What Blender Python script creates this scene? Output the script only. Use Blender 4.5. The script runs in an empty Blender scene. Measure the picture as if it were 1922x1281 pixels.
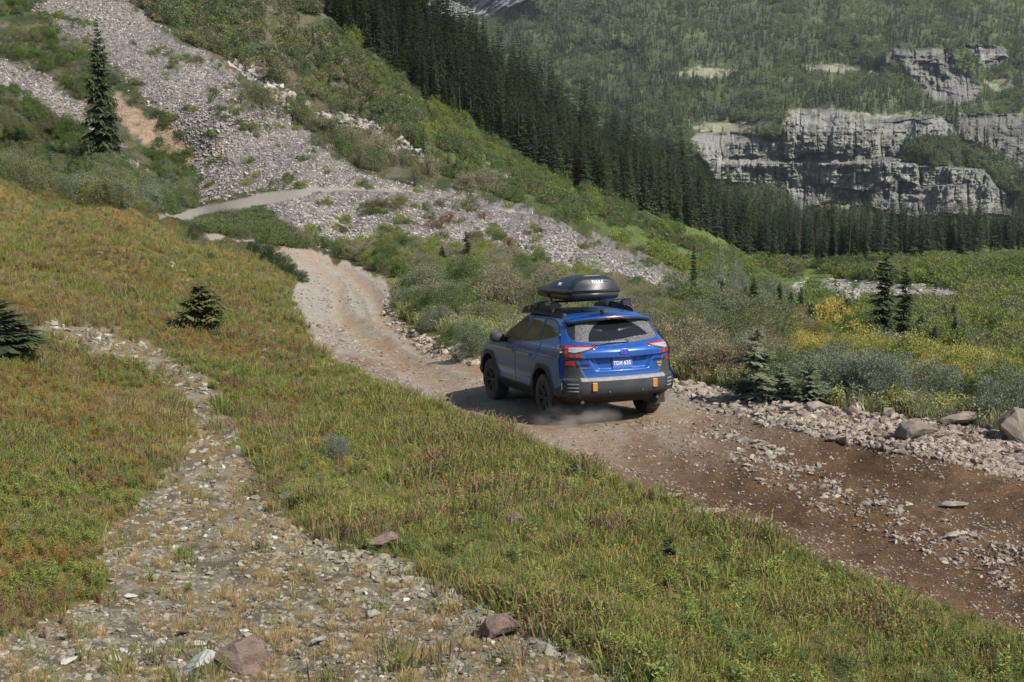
import bpy, bmesh, math, random
import numpy as np
from mathutils import Vector, Matrix
R = math.radians
random.seed(7)
rng = np.random.default_rng(7)
scene = bpy.context.scene
COL = scene.collection

# ------------------------------------------------------------------ camera
F = 2200.0; CU = 961.0; CV = 640.5; PITCH = R(10.0)
cam_d = bpy.data.cameras.new("camera")
cam = bpy.data.objects.new("camera", cam_d); COL.objects.link(cam)
cam.location = (0, 0, 0); cam.rotation_euler = (R(90) - PITCH, 0, 0)
cam_d.sensor_width = 36.0; cam_d.lens = F / 1922.0 * 36.0
cam_d.clip_start = 0.2; cam_d.clip_end = 20000
scene.camera = cam

# ------------------------------------------------------------------ sky, sun, exposure
SUN_EL = 48.0; SUN_AZ = 127.0        # azimuth clockwise from +Y: the sun stands to the right and a little behind the camera
w = bpy.data.worlds.new("World"); scene.world = w; w.use_nodes = True
nt = w.node_tree; bg = nt.nodes['Background']
sky = nt.nodes.new('ShaderNodeTexSky'); sky.sky_type = 'NISHITA'; sky.sun_disc = False
sky.sun_elevation = R(SUN_EL); sky.sun_rotation = R(SUN_AZ); sky.altitude = 1500; sky.dust_density = 2.5; sky.ozone_density = 0.5
nt.links.new(sky.outputs[0], bg.inputs[0]); bg.inputs[1].default_value = 0.10
sd = bpy.data.lights.new("sun", 'SUN'); sd.energy = 4.3; sd.angle = R(0.6); sd.color = (1.0, 0.95, 0.87)
sun = bpy.data.objects.new("sun", sd); COL.objects.link(sun)
_sv = Vector((math.sin(R(SUN_AZ)) * math.cos(R(SUN_EL)), math.cos(R(SUN_AZ)) * math.cos(R(SUN_EL)), math.sin(R(SUN_EL))))
sun.rotation_euler = _sv.to_track_quat('Z', 'Y').to_euler()
sun.location = (40, -40, 60)
scene.view_settings.view_transform = 'Standard'; scene.view_settings.look = 'None'
scene.view_settings.exposure = 0.60; scene.view_settings.gamma = 1.0
scene.view_settings.use_curve_mapping = False

# ------------------------------------------------------------------ numeric helpers
CP, SP = math.cos(PITCH), math.sin(PITCH)
def unproj(u, v, D):
    "points of the place, surveyed from the camera: direction and distance -> world"
    u = np.asarray(u, float); v = np.asarray(v, float); D = np.asarray(D, float)
    x = (u - CU) / F * D; c = (CV - v) / F * D
    return np.stack([x, D * CP + c * SP, -D * SP + c * CP], -1)
def toworld_cam(p):
    p = np.asarray(p, float)
    return np.stack([p[..., 0], p[..., 1] * CP + p[..., 2] * SP, -p[..., 1] * SP + p[..., 2] * CP], -1)
def proj(p):
    p = np.asarray(p, float)
    d = p[..., 1] * CP - p[..., 2] * SP; c = p[..., 1] * SP + p[..., 2] * CP
    return CU + F * p[..., 0] / d, CV - F * c / d, d
def _hash(ix, iy, iz=0, s=0):
    h = (ix.astype(np.int64) * 374761393 + iy.astype(np.int64) * 668265263 + (np.asarray(iz).astype(np.int64)) * 2147483647 + s * 1274126177) & 0xffffffff
    h = ((h ^ (h >> 13)) * 1274126177) & 0xffffffff
    h = ((h ^ (h >> 16)) * 2246822519) & 0xffffffff
    return ((h ^ (h >> 15)) & 0xffffff) / float(0xffffff)
def vnoise(x, y, s=0):
    x = np.asarray(x, float); y = np.asarray(y, float)
    ix = np.floor(x); iy = np.floor(y); fx = x - ix; fy = y - iy
    fx = fx * fx * fx * (fx * (fx * 6 - 15) + 10); fy = fy * fy * fy * (fy * (fy * 6 - 15) + 10)
    a = _hash(ix, iy, 0, s); b = _hash(ix + 1, iy, 0, s); c = _hash(ix, iy + 1, 0, s); d = _hash(ix + 1, iy + 1, 0, s)
    return (a + (b - a) * fx) * (1 - fy) + (c + (d - c) * fx) * fy
def fbm(x, y, o=4, s=0, g=0.5):
    t = 0; a = 1; n = 0; x = np.asarray(x, float); y = np.asarray(y, float)
    for i in range(o):
        t = t + a * vnoise(x + 17.3 * i, y - 9.1 * i, s + i); n += a; a *= g
        x, y = (x * 1.6 + y * 1.2), (-x * 1.2 + y * 1.6)
    return t / n
def sstep(a, b, x):
    t = np.clip((x - a) / (b - a), 0, 1); return t * t * (3 - 2 * t)
def mix(a, b, t):
    return a + (b - a) * t
def inpoly(poly, u, v):
    u = np.asarray(u, float); v = np.asarray(v, float); r = np.zeros(u.shape, bool)
    n = len(poly)
    for i in range(n):
        x1, y1 = poly[i]; x2, y2 = poly[(i + 1) % n]
        if y1 == y2: continue
        c = ((y1 > v) != (y2 > v)) & (u < (x2 - x1) * (v - y1) / (y2 - y1) + x1)
        r ^= c
    return r
def polydist(poly, u, v, closed=True):
    d = np.full(np.shape(u), 1e9); n = len(poly)
    for i in range(n if closed else n - 1):
        ax, ay = poly[i]; bx, by = poly[(i + 1) % n]
        dx, dy = bx - ax, by - ay; L = dx * dx + dy * dy + 1e-9
        t = np.clip(((u - ax) * dx + (v - ay) * dy) / L, 0, 1)
        d = np.minimum(d, np.hypot(u - ax - t * dx, v - ay - t * dy))
    return d
def sdist(poly, u, v):
    "positive inside"
    return np.where(inpoly(poly, u, v), 1, -1) * polydist(poly, u, v)
class RBF:
    def __init__(s, pts, c=60.0, sv=1.5):
        P = np.array(pts, float); s.c = c; s.sv = sv
        s.x = P[:, 0]; s.y = P[:, 1] * sv; val = P[:, 2]
        n = len(P); A = np.zeros((n + 3, n + 3))
        A[:n, :n] = s.k(s.x[:, None] - s.x[None], s.y[:, None] - s.y[None]) + np.eye(n) * -3.0
        A[:n, n] = 1; A[:n, n + 1] = s.x / 1000; A[:n, n + 2] = s.y / 1000; A[n:, :n] = A[:n, n:].T
        s.w = np.linalg.solve(A, np.r_[val, 0, 0, 0])
    def k(s, dx, dy): return np.sqrt(dx * dx + dy * dy + s.c * s.c)
    def __call__(s, u, v):
        u = np.asarray(u, float); v = np.asarray(v, float) * s.sv; n = len(s.x)
        r = s.w[n] + s.w[n + 1] * u / 1000 + s.w[n + 2] * v / 1000
        for i in range(n): r = r + s.w[i] * s.k(u - s.x[i], v - s.y[i])
        return r

# ------------------------------------------------------------------ object helpers
def tag(o, label=None, cat=None, group=None, kind=None):
    if label: o['label'] = label
    if cat: o['category'] = cat
    if group: o['group'] = group
    if kind: o['kind'] = kind
    return o
def link(name, data, mat=None, parent=None):
    o = bpy.data.objects.new(name, data); COL.objects.link(o)
    if mat is not None and data is not None and not data.materials: data.materials.append(mat)
    if parent is not None: o.parent = parent
    return o
def npmesh(name, V, Fc, smooth=True, cols=None, normals=None):
    "V (n,3), Fc (m,k) quads or tris"
    me = bpy.data.meshes.new(name); V = np.ascontiguousarray(V, np.float32); Fc = np.ascontiguousarray(Fc, np.int32)
    m, k = Fc.shape
    me.vertices.add(len(V)); me.vertices.foreach_set('co', V.ravel())
    me.loops.add(m * k); me.loops.foreach_set('vertex_index', Fc.ravel())
    me.polygons.add(m); me.polygons.foreach_set('loop_start', np.arange(m, dtype=np.int32) * k)
    me.polygons.foreach_set('use_smooth', np.full(m, smooth))
    if cols is not None:
        a = me.color_attributes.new('tint', 'FLOAT_COLOR', 'POINT')
        c = np.ones((len(V), 4), np.float32); c[:, :3] = cols; a.data.foreach_set('color', c.ravel())
    me.update(calc_edges=True)
    if normals is not None: me.normals_split_custom_set_from_vertices(normals.tolist())
    return me
def s2l(c):
    c = np.asarray(c, float); return np.where(c <= 0.04045, c / 12.92, ((c + 0.055) / 1.055) ** 2.4)
def rgb(r, g, b): return tuple(float(x) for x in s2l(np.array([r, g, b]) / 255.0))
def new_mat(name):
    m = bpy.data.materials.new(name); m.use_nodes = True
    return m, m.node_tree, m.node_tree.nodes['Principled BSDF']
def node(nt, t, **kw):
    n = nt.nodes.new(t)
    for k, v in kw.items(): setattr(n, k, v)
    return n
def noise_node(nt, scale, detail=4, coord='Generated', rough=0.6):
    tc = node(nt, 'ShaderNodeTexCoord'); n = node(nt, 'ShaderNodeTexNoise')
    n.inputs['Scale'].default_value = scale; n.inputs['Detail'].default_value = detail; n.inputs['Roughness'].default_value = rough
    nt.links.new(tc.outputs[coord], n.inputs['Vector']); return n
def ground_mat(name, scale=8.0, amp=0.35, bump=0.5, dist=0.05, rough=0.95):
    "vertex tint varied by noise, with bump"
    m, nt, b = new_mat(name)
    at = node(nt, 'ShaderNodeVertexColor', layer_name='tint')
    n1 = noise_node(nt, scale, 8, 'Object', 0.7); n2 = noise_node(nt, scale * 5.3, 4, 'Object', 0.7)
    add = node(nt, 'ShaderNodeMath', operation='ADD'); nt.links.new(n1.outputs[0], add.inputs[0]); nt.links.new(n2.outputs[0], add.inputs[1])
    mr = node(nt, 'ShaderNodeMapRange'); mr.inputs[1].default_value = 0.7; mr.inputs[2].default_value = 1.3
    mr.inputs[3].default_value = 1 - amp; mr.inputs[4].default_value = 1 + amp
    nt.links.new(add.outputs[0], mr.inputs[0])
    mx = node(nt, 'ShaderNodeVectorMath', operation='SCALE'); nt.links.new(at.outputs[0], mx.inputs[0]); nt.links.new(mr.outputs[0], mx.inputs['Scale'])
    nt.links.new(mx.outputs[0], b.inputs['Base Color']); b.inputs['Roughness'].default_value = rough
    b.inputs['Specular IOR Level'].default_value = 0.15
    bp = node(nt, 'ShaderNodeBump'); bp.inputs['Strength'].default_value = bump; bp.inputs['Distance'].default_value = dist
    nt.links.new(add.outputs[0], bp.inputs['Height']); nt.links.new(bp.outputs[0], b.inputs['Normal'])
    return m
# ------------------------------------------------------------------ the lie of the land
# the road plane under the car (surveyed): point and normal in camera axes
CARQ = dict(rz=R(18.0), rx=R(5.0), ry=R(-2.0), t=(1.35, 18.17, -1.17))
def rot_car(rz, rx, ry):
    cz, sz = math.cos(rz), math.sin(rz); cx, sx = math.cos(rx), math.sin(rx); cy, sy = math.cos(ry), math.sin(ry)
    Z = np.array([[cz, -sz, 0], [sz, cz, 0], [0, 0, 1]]); X = np.array([[1, 0, 0], [0, cx, -sx], [0, sx, cx]]); Y = np.array([[cy, 0, sy], [0, 1, 0], [-sy, 0, cy]])
    return X @ Y @ Z
CAR_R = rot_car(CARQ['rz'], CARQ['rx'], CARQ['ry']); CAR_T = np.array(CARQ['t'])
CAR_N = CAR_R @ np.array([0, 0, 1.0])
def planeD(u, v):
    ray = np.array([(u - CU) / F, 1, (CV - v) / F]); return float(CAR_N @ CAR_T / (CAR_N @ ray))
ctrl = []
for u, v, k in [(1014, 790, 1), (921, 747, 1), (1222, 774, 1), (1125, 735, 1), (1070, 770, 1), (1922, 1200, 1), (1922, 1000, 1), (1922, 860, 1.0), (1600, 1000, 1), (1600, 860, 1),
                (1350, 850, 1), (1300, 760, 1), (1150, 850, 1), (900, 770, 1), (2250, 1200, 1), (2250, 900, 1), (2250, 1450, .97), (1922, 1281, .97), (1500, 1150, .95),
                (1280, 1281, .93), (1280, 1100, .95), (1000, 950, .96), (640, 1281, .9), (640, 1100, .92), (640, 950, .95), (640, 820, .98), (0, 1281, .86), (0, 1100, .86), (0, 950, .85),
                (300, 1000, .92), (300, 850, .92), (-300, 1281, .8), (-300, 1000, .8), (-300, 1450, .8), (400, 1450, .88), (1200, 1450, .9), (1700, 1450, .95), (780, 700, 1.0)]:
    ctrl.append((u, v, planeD(u, v) * k))
ctrl += [(0, 800, 14), (0, 640, 20), (0, 500, 34), (0, 400, 50), (0, 345, 62), (-300, 800, 12), (-300, 600, 18), (-300, 400, 40), (-300, 300, 60), (200, 700, 20.5), (375, 610, 30), (375, 520, 42), (200, 520, 36), (300, 440, 56),
         (400, 463, 58), (200, 390, 60), (500, 500, 56), (560, 545, 50), (520, 620, 31), (500, 700, 24),
         (700, 640, 33), (640, 600, 41), (650, 560, 52), (600, 500, 70), (470, 456, 86), (400, 442, 94), (340, 404, 112), (500, 370, 121), (620, 356, 126), (430, 415, 101), (560, 440, 95),
         (650, 450, 110), (740, 470, 92), (740, 540, 56), (700, 390, 122), (600, 300, 138), (500, 200, 156), (350, 100, 172), (200, 0, 186), (200, -150, 215), (0, 0, 166), (0, 150, 142), (0, 250, 126), (0, 318, 108),
         (200, 300, 130), (120, 345, 112), (260, 350, 116), (-300, 0, 140), (-300, 150, 120), (-300, 240, 105), (-300, -150, 160), (740, 350, 140), (900, 400, 142), (1050, 425, 146), (900, 470, 108), (1000, 500, 98), (1200, 545, 100), (1200, 495, 135), (1370, 585, 100),
         (800, 500, 75), (850, 560, 46), (800, 600, 38), (900, 640, 28), (1000, 560, 52), (1100, 620, 36), (1300, 690, 25), (1300, 640, 38), (1300, 600, 66), (1500, 710, 24), (1500, 660, 46), (1500, 600, 105), (1500, 555, 180),
         (1700, 740, 21), (1700, 690, 40), (1700, 640, 75), (1700, 590, 150), (1700, 540, 270), (1700, 490, 470), (1922, 770, 18.5), (1922, 720, 32), (1922, 660, 70), (1922, 600, 140), (1922, 540, 270), (1922, 475, 560), (2250, 760, 20), (2250, 640, 80), (2250, 540, 260), (2250, 470, 560),
         (1500, 490, 520), (1400, 480, 500), (1400, 535, 220), (1300, 450, 420), (1200, 440, 320), (1100, 405, 290), (1000, 370, 270), (880, 340, 245), (700, 300, 205), (560, 230, 200), (750, 240, 290), (450, 50, 270), (400, 0, 270), (640, 150, 300), (650, 60, 340), (500, -150, 400),
         (800, 190, 370), (1000, 310, 400), (1200, 390, 470), (830, 80, 430), (1000, 200, 500), (1250, 330, 600), (1400, 430, 680), (800, -150, 500), (1000, 60, 620), (1600, 445, 700), (1922, 440, 750), (2250, 430, 750)]
_rb = RBF([(u, v, math.log(d)) for u, v, d in ctrl], c=45.0)
# top rim of the near land: behind the wooded ridge it falls away
RIM = [(-400, -150), (560, -150), (700, -40), (830, 60), (1000, 190), (1250, 330), (1400, 425), (1500, 447), (1700, 446), (1922, 440), (2300, 432)]
def rim(u): return np.interp(u, [p[0] for p in RIM], [p[1] for p in RIM])

ROAD = [(2300, 1330), (1922, 1205), (1640, 1098), (1290, 962), (1100, 880), (960, 806), (850, 768), (720, 722), (640, 682), (590, 640), (560, 590), (548, 562), (566, 530), (530, 496), (470, 463), (388, 447),
        (392, 442), (470, 450), (560, 468), (640, 490), (720, 520), (742, 560), (736, 600), (770, 630), (860, 652), (905, 664), (1100, 690), (1290, 722), (1450, 752), (1620, 778), (1760, 798), (1922, 822), (2300, 880)]
ROAD2 = [(296, 408), (330, 400), (420, 380), (500, 362), (590, 352), (640, 354), (760, 361), (880, 379), (1010, 405), (1030, 414), (1000, 408), (880, 383), (760, 365), (640, 360), (590, 362), (520, 380), (420, 393), (330, 414), (300, 418)]
PATH = [(-400, 1330), (0, 1200), (120, 1150), (205, 1110), (185, 1060), (195, 990), (275, 930), (335, 850), (360, 780), (290, 700), (150, 660), (40, 612), (110, 598), (220, 622), (300, 652), (400, 718), (455, 800), (482, 880),
        (520, 950), (600, 1000), (740, 1060), (830, 1100), (960, 1160), (1060, 1215), (1200, 1275), (1500, 1460), (-400, 1460)]
TALUS = [(30, -160), (60, 0), (130, 60), (215, 120), (290, 200), (335, 262), (372, 320), (380, 372), (500, 358), (600, 350), (500, 385), (505, 412), (540, 440), (600, 458), (660, 466), (740, 455), (800, 462), (900, 474), (1000, 492), (1130, 522), (1250, 550), (1330, 573),
         (1376, 578), (1290, 522), (1200, 482), (1080, 432), (1000, 402), (900, 374), (800, 358), (720, 345), (640, 305), (560, 235), (480, 190), (430, 132), (330, 78), (250, 20), (200, -160)]
TALUS_L = [(-60, 100), (60, 125), (150, 190), (240, 300), (330, 350), (330, 372), (250, 330), (160, 250), (100, 225), (40, 175), (-60, 150)]
SAND = [(215, 175), (270, 215), (330, 240), (370, 290), (350, 320), (300, 280), (250, 250), (215, 215)]
ROCKBAND = [(400, 60), (460, 110), (560, 190), (700, 230), (800, 290), (860, 320), (780, 310), (640, 250), (540, 210), (430, 120)]
CRAG = [(870, 275), (930, 285), (990, 305), (985, 345), (940, 335), (890, 305)]
VSTONE = [(1500, 520), (1640, 530), (1760, 535), (1822, 560), (1800, 578), (1700, 580), (1620, 572), (1480, 552)]
STREAM = [(1830, 615), (1890, 630), (1880, 660), (1840, 690), (1835, 665), (1860, 640), (1820, 625)]

TR_L = [(2200, 1235), (1922, 1120), (1640, 1010), (1400, 925), (1200, 858), (1017, 792), (921, 749), (800, 702), (690, 640), (640, 590), (636, 540), (590, 495), (520, 464)]
TR_R = [(2200, 1060), (1922, 965), (1650, 885), (1400, 822), (1222, 776), (1120, 738), (950, 702), (800, 655), (722, 600), (700, 552), (650, 508), (570, 474)]
def tracks(u, v, D):
    d = np.minimum(polydist(TR_L, u, v, False), polydist(TR_R, u, v, False)) * D / F      # metres from the nearer wheel track
    return np.exp(-(d / .24) ** 2)
def dtr(u, v, D): return np.minimum(polydist(TR_L, u, v, False), polydist(TR_R, u, v, False)) * D / F
SMOOTH = [(1180, 462), (1260, 478), (1380, 510), (1480, 528), (1560, 545), (1620, 560), (1640, 590), (1560, 590), (1440, 570), (1390, 575), (1300, 520), (1220, 486)]
def land(u, v):
    "position of the near land for survey direction (u, v); above the rim it falls away behind the ridge"
    u = np.asarray(u, float); v = np.asarray(v, float)
    vt = rim(u); over = np.maximum(vt - v, 0); vv = np.maximum(v, vt)
    D = np.exp(_rb(u, vv))
    P = unproj(u, vv, D)
    # behind the ridge: 6 m back and 4 m down for each step over the rim
    P = P * (1 + over * 6.0 / D)[..., None]; P[..., 2] -= over * 3.5
    x, y = P[..., 0], P[..., 1]
    rs = sdist(ROAD, u, vv); r2 = sdist(ROAD2, u, vv); ps = sdist(PATH, u, vv); ts = np.maximum(sdist(TALUS, u, vv), sdist(TALUS_L, u, vv))
    onroad = np.maximum(sstep(-12, 12, rs), sstep(-3, 3, r2)); ont = sstep(-10, 15, ts); onp = sstep(-15, 15, ps)
    scale = np.clip(D / 25.0, 0.3, 12)
    h = (fbm(x / 3.1, y / 3.1, 4, 11) - 0.5) * 0.30 * np.clip(D / 12, .4, 1) + (fbm(x / 22, y / 22, 4, 21) - 0.5) * 2.2 * sstep(30, 120, D) + (fbm(x / 60, y / 60, 5, 31) - 0.5) * 14 * sstep(120, 400, D)
    h = h * (1 - 0.8 * onroad)
    h = h + (fbm(x / .8, y / .8, 4, 41, .6) - .5) * .07 * onroad + onp * (fbm(x / .5, y / .5, 4, 43, .6) - .5) * .10
    # wheel tracks pressed in along the road, banks of loose stone beside them
    h = h + ont * (fbm(x / 1.6, y / 1.6, 4, 51, .65) - .5) * .55
    rk = sstep(0, 10, np.maximum(sdist(ROCKBAND, u, vv), sdist(CRAG, u, vv)))
    h = h + rk * (np.abs(fbm(x / 9 + y / 30, y / 14, 5, 61, .6) - .5)) * 9
    h = h - onroad * sstep(0, 40, D) * 0
    h = h - onroad * (D < 90) * (tracks(u, vv, D) - .5 * np.exp(-((dtr(u, vv, D) - .42) / .12) ** 2)) * .075 * sstep(20, 60, np.hypot(u - 1060, vv - 770) * 1.0)
    edge = np.exp(-((rs - 2) / 10.0) ** 2) * (vv > 740) * 0.05
    P[..., 2] += h + edge
    # the tyres stand on the road: the surface meets the plane of the four contacts round the car
    n_ = toworld_cam(CAR_N); c_ = toworld_cam(CAR_R @ np.array([0, 1.37, 0]) + CAR_T); pz = c_[2] - (n_[0] * (P[..., 0] - c_[0]) + n_[1] * (P[..., 1] - c_[1])) / n_[2]
    dc = np.hypot(P[..., 0] - c_[0], (P[..., 1] - c_[1]) * .8); wc = sstep(3.6, 1.9, dc) * .985; P[..., 2] += (pz + .012 - P[..., 2]) * wc
    return P, D

RES = 2.0
us = np.arange(-280, 2221, RES); vs = np.arange(1440, -161, -RES)
UU, VV = np.meshgrid(us, vs)
VR = rim(UU)
# rows run from the frame bottom up to the rim, then 40 rows beyond it
nb = int((1440 + 160) / RES); tt = np.linspace(0, 1, 720)[:, None]
VV = 1440 + (rim(us)[None, :] - 1440) * tt
VV = np.vstack([VV, rim(us)[None, :] - np.arange(1, 41)[:, None] * 3.0])
UU = np.broadcast_to(us[None, :], VV.shape).copy()
LP, LD = land(UU, VV)
_zb = None
def build_lookup():
    "nearest land seen in each direction, for setting things on the ground"
    global _zb
    u, v, d = proj(LP)
    Z = np.full((721, 1261), np.inf)
    for (ou, ov) in ((0, 0), (.5, .5), (0, .5), (.5, 0)):
        i = ((v / 2 + 40) + ov).astype(int); j = ((u / 2 + 140) + ou).astype(int)
        ok = (i >= 0) & (i < 721) & (j >= 0) & (j < 1261)
        np.minimum.at(Z, (i[ok], j[ok]), d[ok])
    _zb = Z
build_lookup()
def depth_at(u, v):
    i = np.clip((np.asarray(v) / 2 + 40).astype(int), 0, 720); j = np.clip((np.asarray(u) / 2 + 140).astype(int), 0, 1260)
    return _zb[i, j]
def ground_at(u, v):
    u = np.asarray(u, float); v = np.asarray(v, float); return unproj(u, v, depth_at(u, v))
def grid_normals(P):
    du = np.zeros_like(P); dv = np.zeros_like(P)
    du[:, 1:-1] = P[:, 2:] - P[:, :-2]; du[:, 0] = P[:, 1] - P[:, 0]; du[:, -1] = P[:, -1] - P[:, -2]
    dv[1:-1] = P[2:] - P[:-2]; dv[0] = P[1] - P[0]; dv[-1] = P[-1] - P[-2]
    n = np.cross(du, dv); n /= np.linalg.norm(n, axis=-1, keepdims=True) + 1e-12; return n

# ---- what covers the land: masks and colours
def C(r, g, b): return np.array(rgb(r, g, b))
def cover(U, V, P, D):
    x, y = P[..., 0], P[..., 1]
    j = (fbm(x * 1.3, y * 1.3, 4, 71) - .5); jf = (fbm(U / 18, V / 10, 4, 72) - .5) * 2
    lg = fbm(U / 60, V / 36, 4, 73); md = fbm(U / 16, V / 9, 4, 74); fi = fbm(U / 4, V / 3, 3, 75)
    rs = sdist(ROAD, U, V) + jf * 14; r2 = sdist(ROAD2, U, V) + jf * 2
    ps = sdist(PATH, U, V) + jf * 26
    ts = np.maximum(sdist(TALUS, U, V) + jf * 16, sdist(TALUS_L, U, V) + jf * 30)
    sn = sdist(SAND, U, V) + jf * 14
    # base vegetation colour
    veg_near_l = C(100, 90, 52); veg_or = C(122, 98, 56); veg_g = C(98, 94, 58); veg_far = C(80, 90, 60); veg_bright = C(98, 120, 60)
    t = np.zeros(U.shape + (3,)); S = lambda a, b, m: a + (b - a) * np.clip(m, 0, 1)[..., None]
    t[:] = veg_g
    left = sstep(700, 300, U + (V - 600) * .3)
    t = S(t, veg_or, left * sstep(.40, .62, md) * (V > 330))
    t = S(t, veg_near_l, left * sstep(.5, .7, lg) * .6)
    t = S(t, veg_far, sstep(70, 110, D) * sstep(900, 700, U))
    t = S(t, C(100, 98, 62), sstep(95, 130, D) * sstep(.45, .65, md) * (U < 1000))
    t = S(t, veg_bright, sstep(150, 260, D) * sstep(720, 920, U) * .8)
    hs = sstep(120, 150, D) * sstep(900, 700, U); t = S(t, C(112, 106, 82), hs * sstep(.42, .6, fbm(U / 26, V / 16, 4, 80))); t = S(t, C(120, 116, 108), hs * sstep(.60, .66, fbm(U / 14, V / 8, 4, 81)) * .8)
    t = S(t, C(124, 126, 96), sstep(-8, 12, sdist(SMOOTH, U, V) + jf * 8) * .85)
    dark = sstep(.52, .62, fbm(U / 30, V / 14, 4, 76))
    t = S(t, C(52, 70, 40), dark * .6 * (D > 60))
    rb = sstep(-6, 8, np.maximum(sdist(ROCKBAND, U, V), sdist(CRAG, U, V)) + jf * 22)
    t = S(t, S(np.broadcast_to(C(120, 118, 112), t.shape), C(90, 88, 84), sstep(.4, .6, fi)), rb)
    t = S(t, C(140, 138, 128), sstep(-3, 4, sdist(VSTONE, U, V) + jf * 14))
    t = S(t, C(150, 142, 128), sstep(-2, 3, sdist(STREAM, U, V) + jf * 8))
    tal = S(S(np.broadcast_to(C(136, 132, 126), t.shape), C(152, 144, 134), sstep(.45, .6, md)), C(100, 96, 92), sstep(.5, .75, fi))
    t = S(t, tal, sstep(-2, 2, ts)); t = S(t, C(176, 152, 128), sstep(-4, 6, sn) * sstep(.3, .45, md + .1))
    road = S(S(np.broadcast_to(C(148, 138, 122), t.shape), C(136, 116, 94), sstep(.46, .66, lg)), C(164, 158, 146), sstep(.5, .7, fbm(U / 10, V / 5, 3, 77)) * .6)
    near = sstep(800, 1000, V + (U - 1100) * .35)
    road = S(road, C(116, 92, 66), near); road = S(road, C(86, 67, 48), near * sstep(.45, .65, lg) * .8)  # brown dirt towards the viewer; cloud shade and vignette put into its dark tone
    road = S(road, C(156, 150, 138), sstep(640, 560, V) * .6)
    tk = tracks(U, V, D) * (.55 + .7 * (fbm(U / 30, V / 12, 3, 79) - .3)); road = S(road, S(np.broadcast_to(C(150, 126, 98), t.shape), C(80, 60, 43), near), tk * .85)
    road = S(road, S(np.broadcast_to(C(116, 88, 62), t.shape), C(74, 58, 46), sstep(.45, .62, md)), near * sstep(46, 20, polydist(ROAD[:8], U, V, False) + jf * 14) * .8)
    t = S(t, road, sstep(-3, 3, rs)); t = S(t, C(134, 128, 118), sstep(-1, 1.5, r2) * (1 - .75 * sstep(660, 900, U)))
    path = S(S(np.broadcast_to(C(142, 132, 112), t.shape), C(110, 101, 84), sstep(.42, .62, fbm(U / 30, V / 12, 5, 78))), C(132, 112, 74), sstep(.55, .7, lg) * .7)
    t = S(t, path, sstep(-6, 6, ps))
    return t, dict(road=rs, road2=r2, path=ps, talus=ts, sand=sn, rock=rb)
COVER, MK = cover(UU, np.maximum(VV, rim(UU)), LP, LD)
LN = grid_normals(LP)
nr, nc = UU.shape
idx = np.arange(nr * nc).reshape(nr, nc)
quads = np.stack([idx[:-1, :-1], idx[:-1, 1:], idx[1:, 1:], idx[1:, :-1]], -1).reshape(-1, 4)
def facemask(m): return (m[:-1, :-1] + m[:-1, 1:] + m[1:, 1:] + m[1:, :-1]).ravel() / 4
fr = facemask(np.maximum(MK['road'] * 1.0, MK['road2'])); fp = facemask(MK['path']); ft = facemask(MK['talus'])
fD = facemask(LD); fU = facemask(UU); fV = facemask(VV)
zone = np.zeros(len(quads), int)                       # 0 meadow
zone[(fD > 66)] = 3                                     # hillside / valley beyond
zone[(fD > 66) & (fU > 1150) & (fV > 440)] = 4
zone[ft > 0] = 5; zone[fp > 0] = 2; zone[fr > 0] = 1
names = {0: 'meadow_ground', 1: 'dirt_road', 2: 'gravel_path', 3: 'hillside', 4: 'valley_floor', 5: 'scree_slope'}
mats = {0: ground_mat('meadow soil and turf', 9, .45, .6, .04), 1: ground_mat('road dirt', 7, .40, .9, .05), 2: ground_mat('path grit', 14, .5, .9, .04),
        3: ground_mat('hillside turf', .9, .5, .9, .8), 4: ground_mat('valley turf', .5, .45, .8, 1.0), 5: ground_mat('scree grit', 1.3, .55, 1.0, .5)}
for z, nm in names.items():
    q = quads[zone == z]; used, inv = np.unique(q, return_inverse=True)
    me = npmesh(nm, LP.reshape(-1, 3)[used], inv.reshape(-1, 4), True, COVER.reshape(-1, 3)[used], LN.reshape(-1, 3)[used])
    tag(link(nm, me, mats[z]), kind='structure')

# ------------------------------------------------------------------ far mountain
far_ctrl = [(700, 500, 900), (1300, 500, 800), (2250, 500, 850), (1400, 440, 1000), (1922, 430, 1100), (2250, 430, 1100), (1300, 420, 1250), (1500, 405, 1450), (1700, 415, 1440), (1900, 400, 1450), (2250, 400, 1400),
            (1300, 330, 1500), (1470, 380, 1500), (1290, 265, 1545), (1400, 262, 1560), (1470, 300, 1540), (1480, 212, 1600), (1600, 214, 1600), (1750, 222, 1590), (1790, 240, 1590), (1600, 310, 1540), (1800, 320, 1500), (1880, 350, 1480), (1600, 395, 1500), (1900, 390, 1480), (1400, 375, 1480), (1350, 250, 1660), (1400, 232, 1720),
            (1500, 195, 1780), (1700, 205, 1760), (1300, 200, 1800), (1850, 220, 1650), (1922, 230, 1640), (1922, 320, 1560), (1600, 140, 2000), (1300, 140, 2000), (1750, 180, 1900), (1700, 98, 2010), (1790, 98, 2000), (1850, 175, 1880), (1880, 90, 2050), (1922, 140, 1950), (2250, 100, 2100), (2250, 230, 1700), (2250, 330, 1600),
            (1600, 0, 2500), (1300, 0, 2500), (1922, 0, 2500), (2250, 0, 2500), (1600, -220, 3200), (2250, -220, 3200), (1200, -220, 3200), (1000, 0, 2600), (1100, 120, 2200), (1000, 150, 2100), (960, 25, 2700), (850, 100, 2300), (600, 100, 2300), (600, 300, 1800), (1000, 300, 1700), (1200, 300, 1600), (700, -220, 3600), (400, 100, 2300), (400, 500, 1200), (900, 0, 3000), (880, 10, 3050), (400, -220, 3800)]
_rf = RBF([(u, v, math.log(d)) for u, v, d in far_ctrl], c=25.0)
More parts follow.
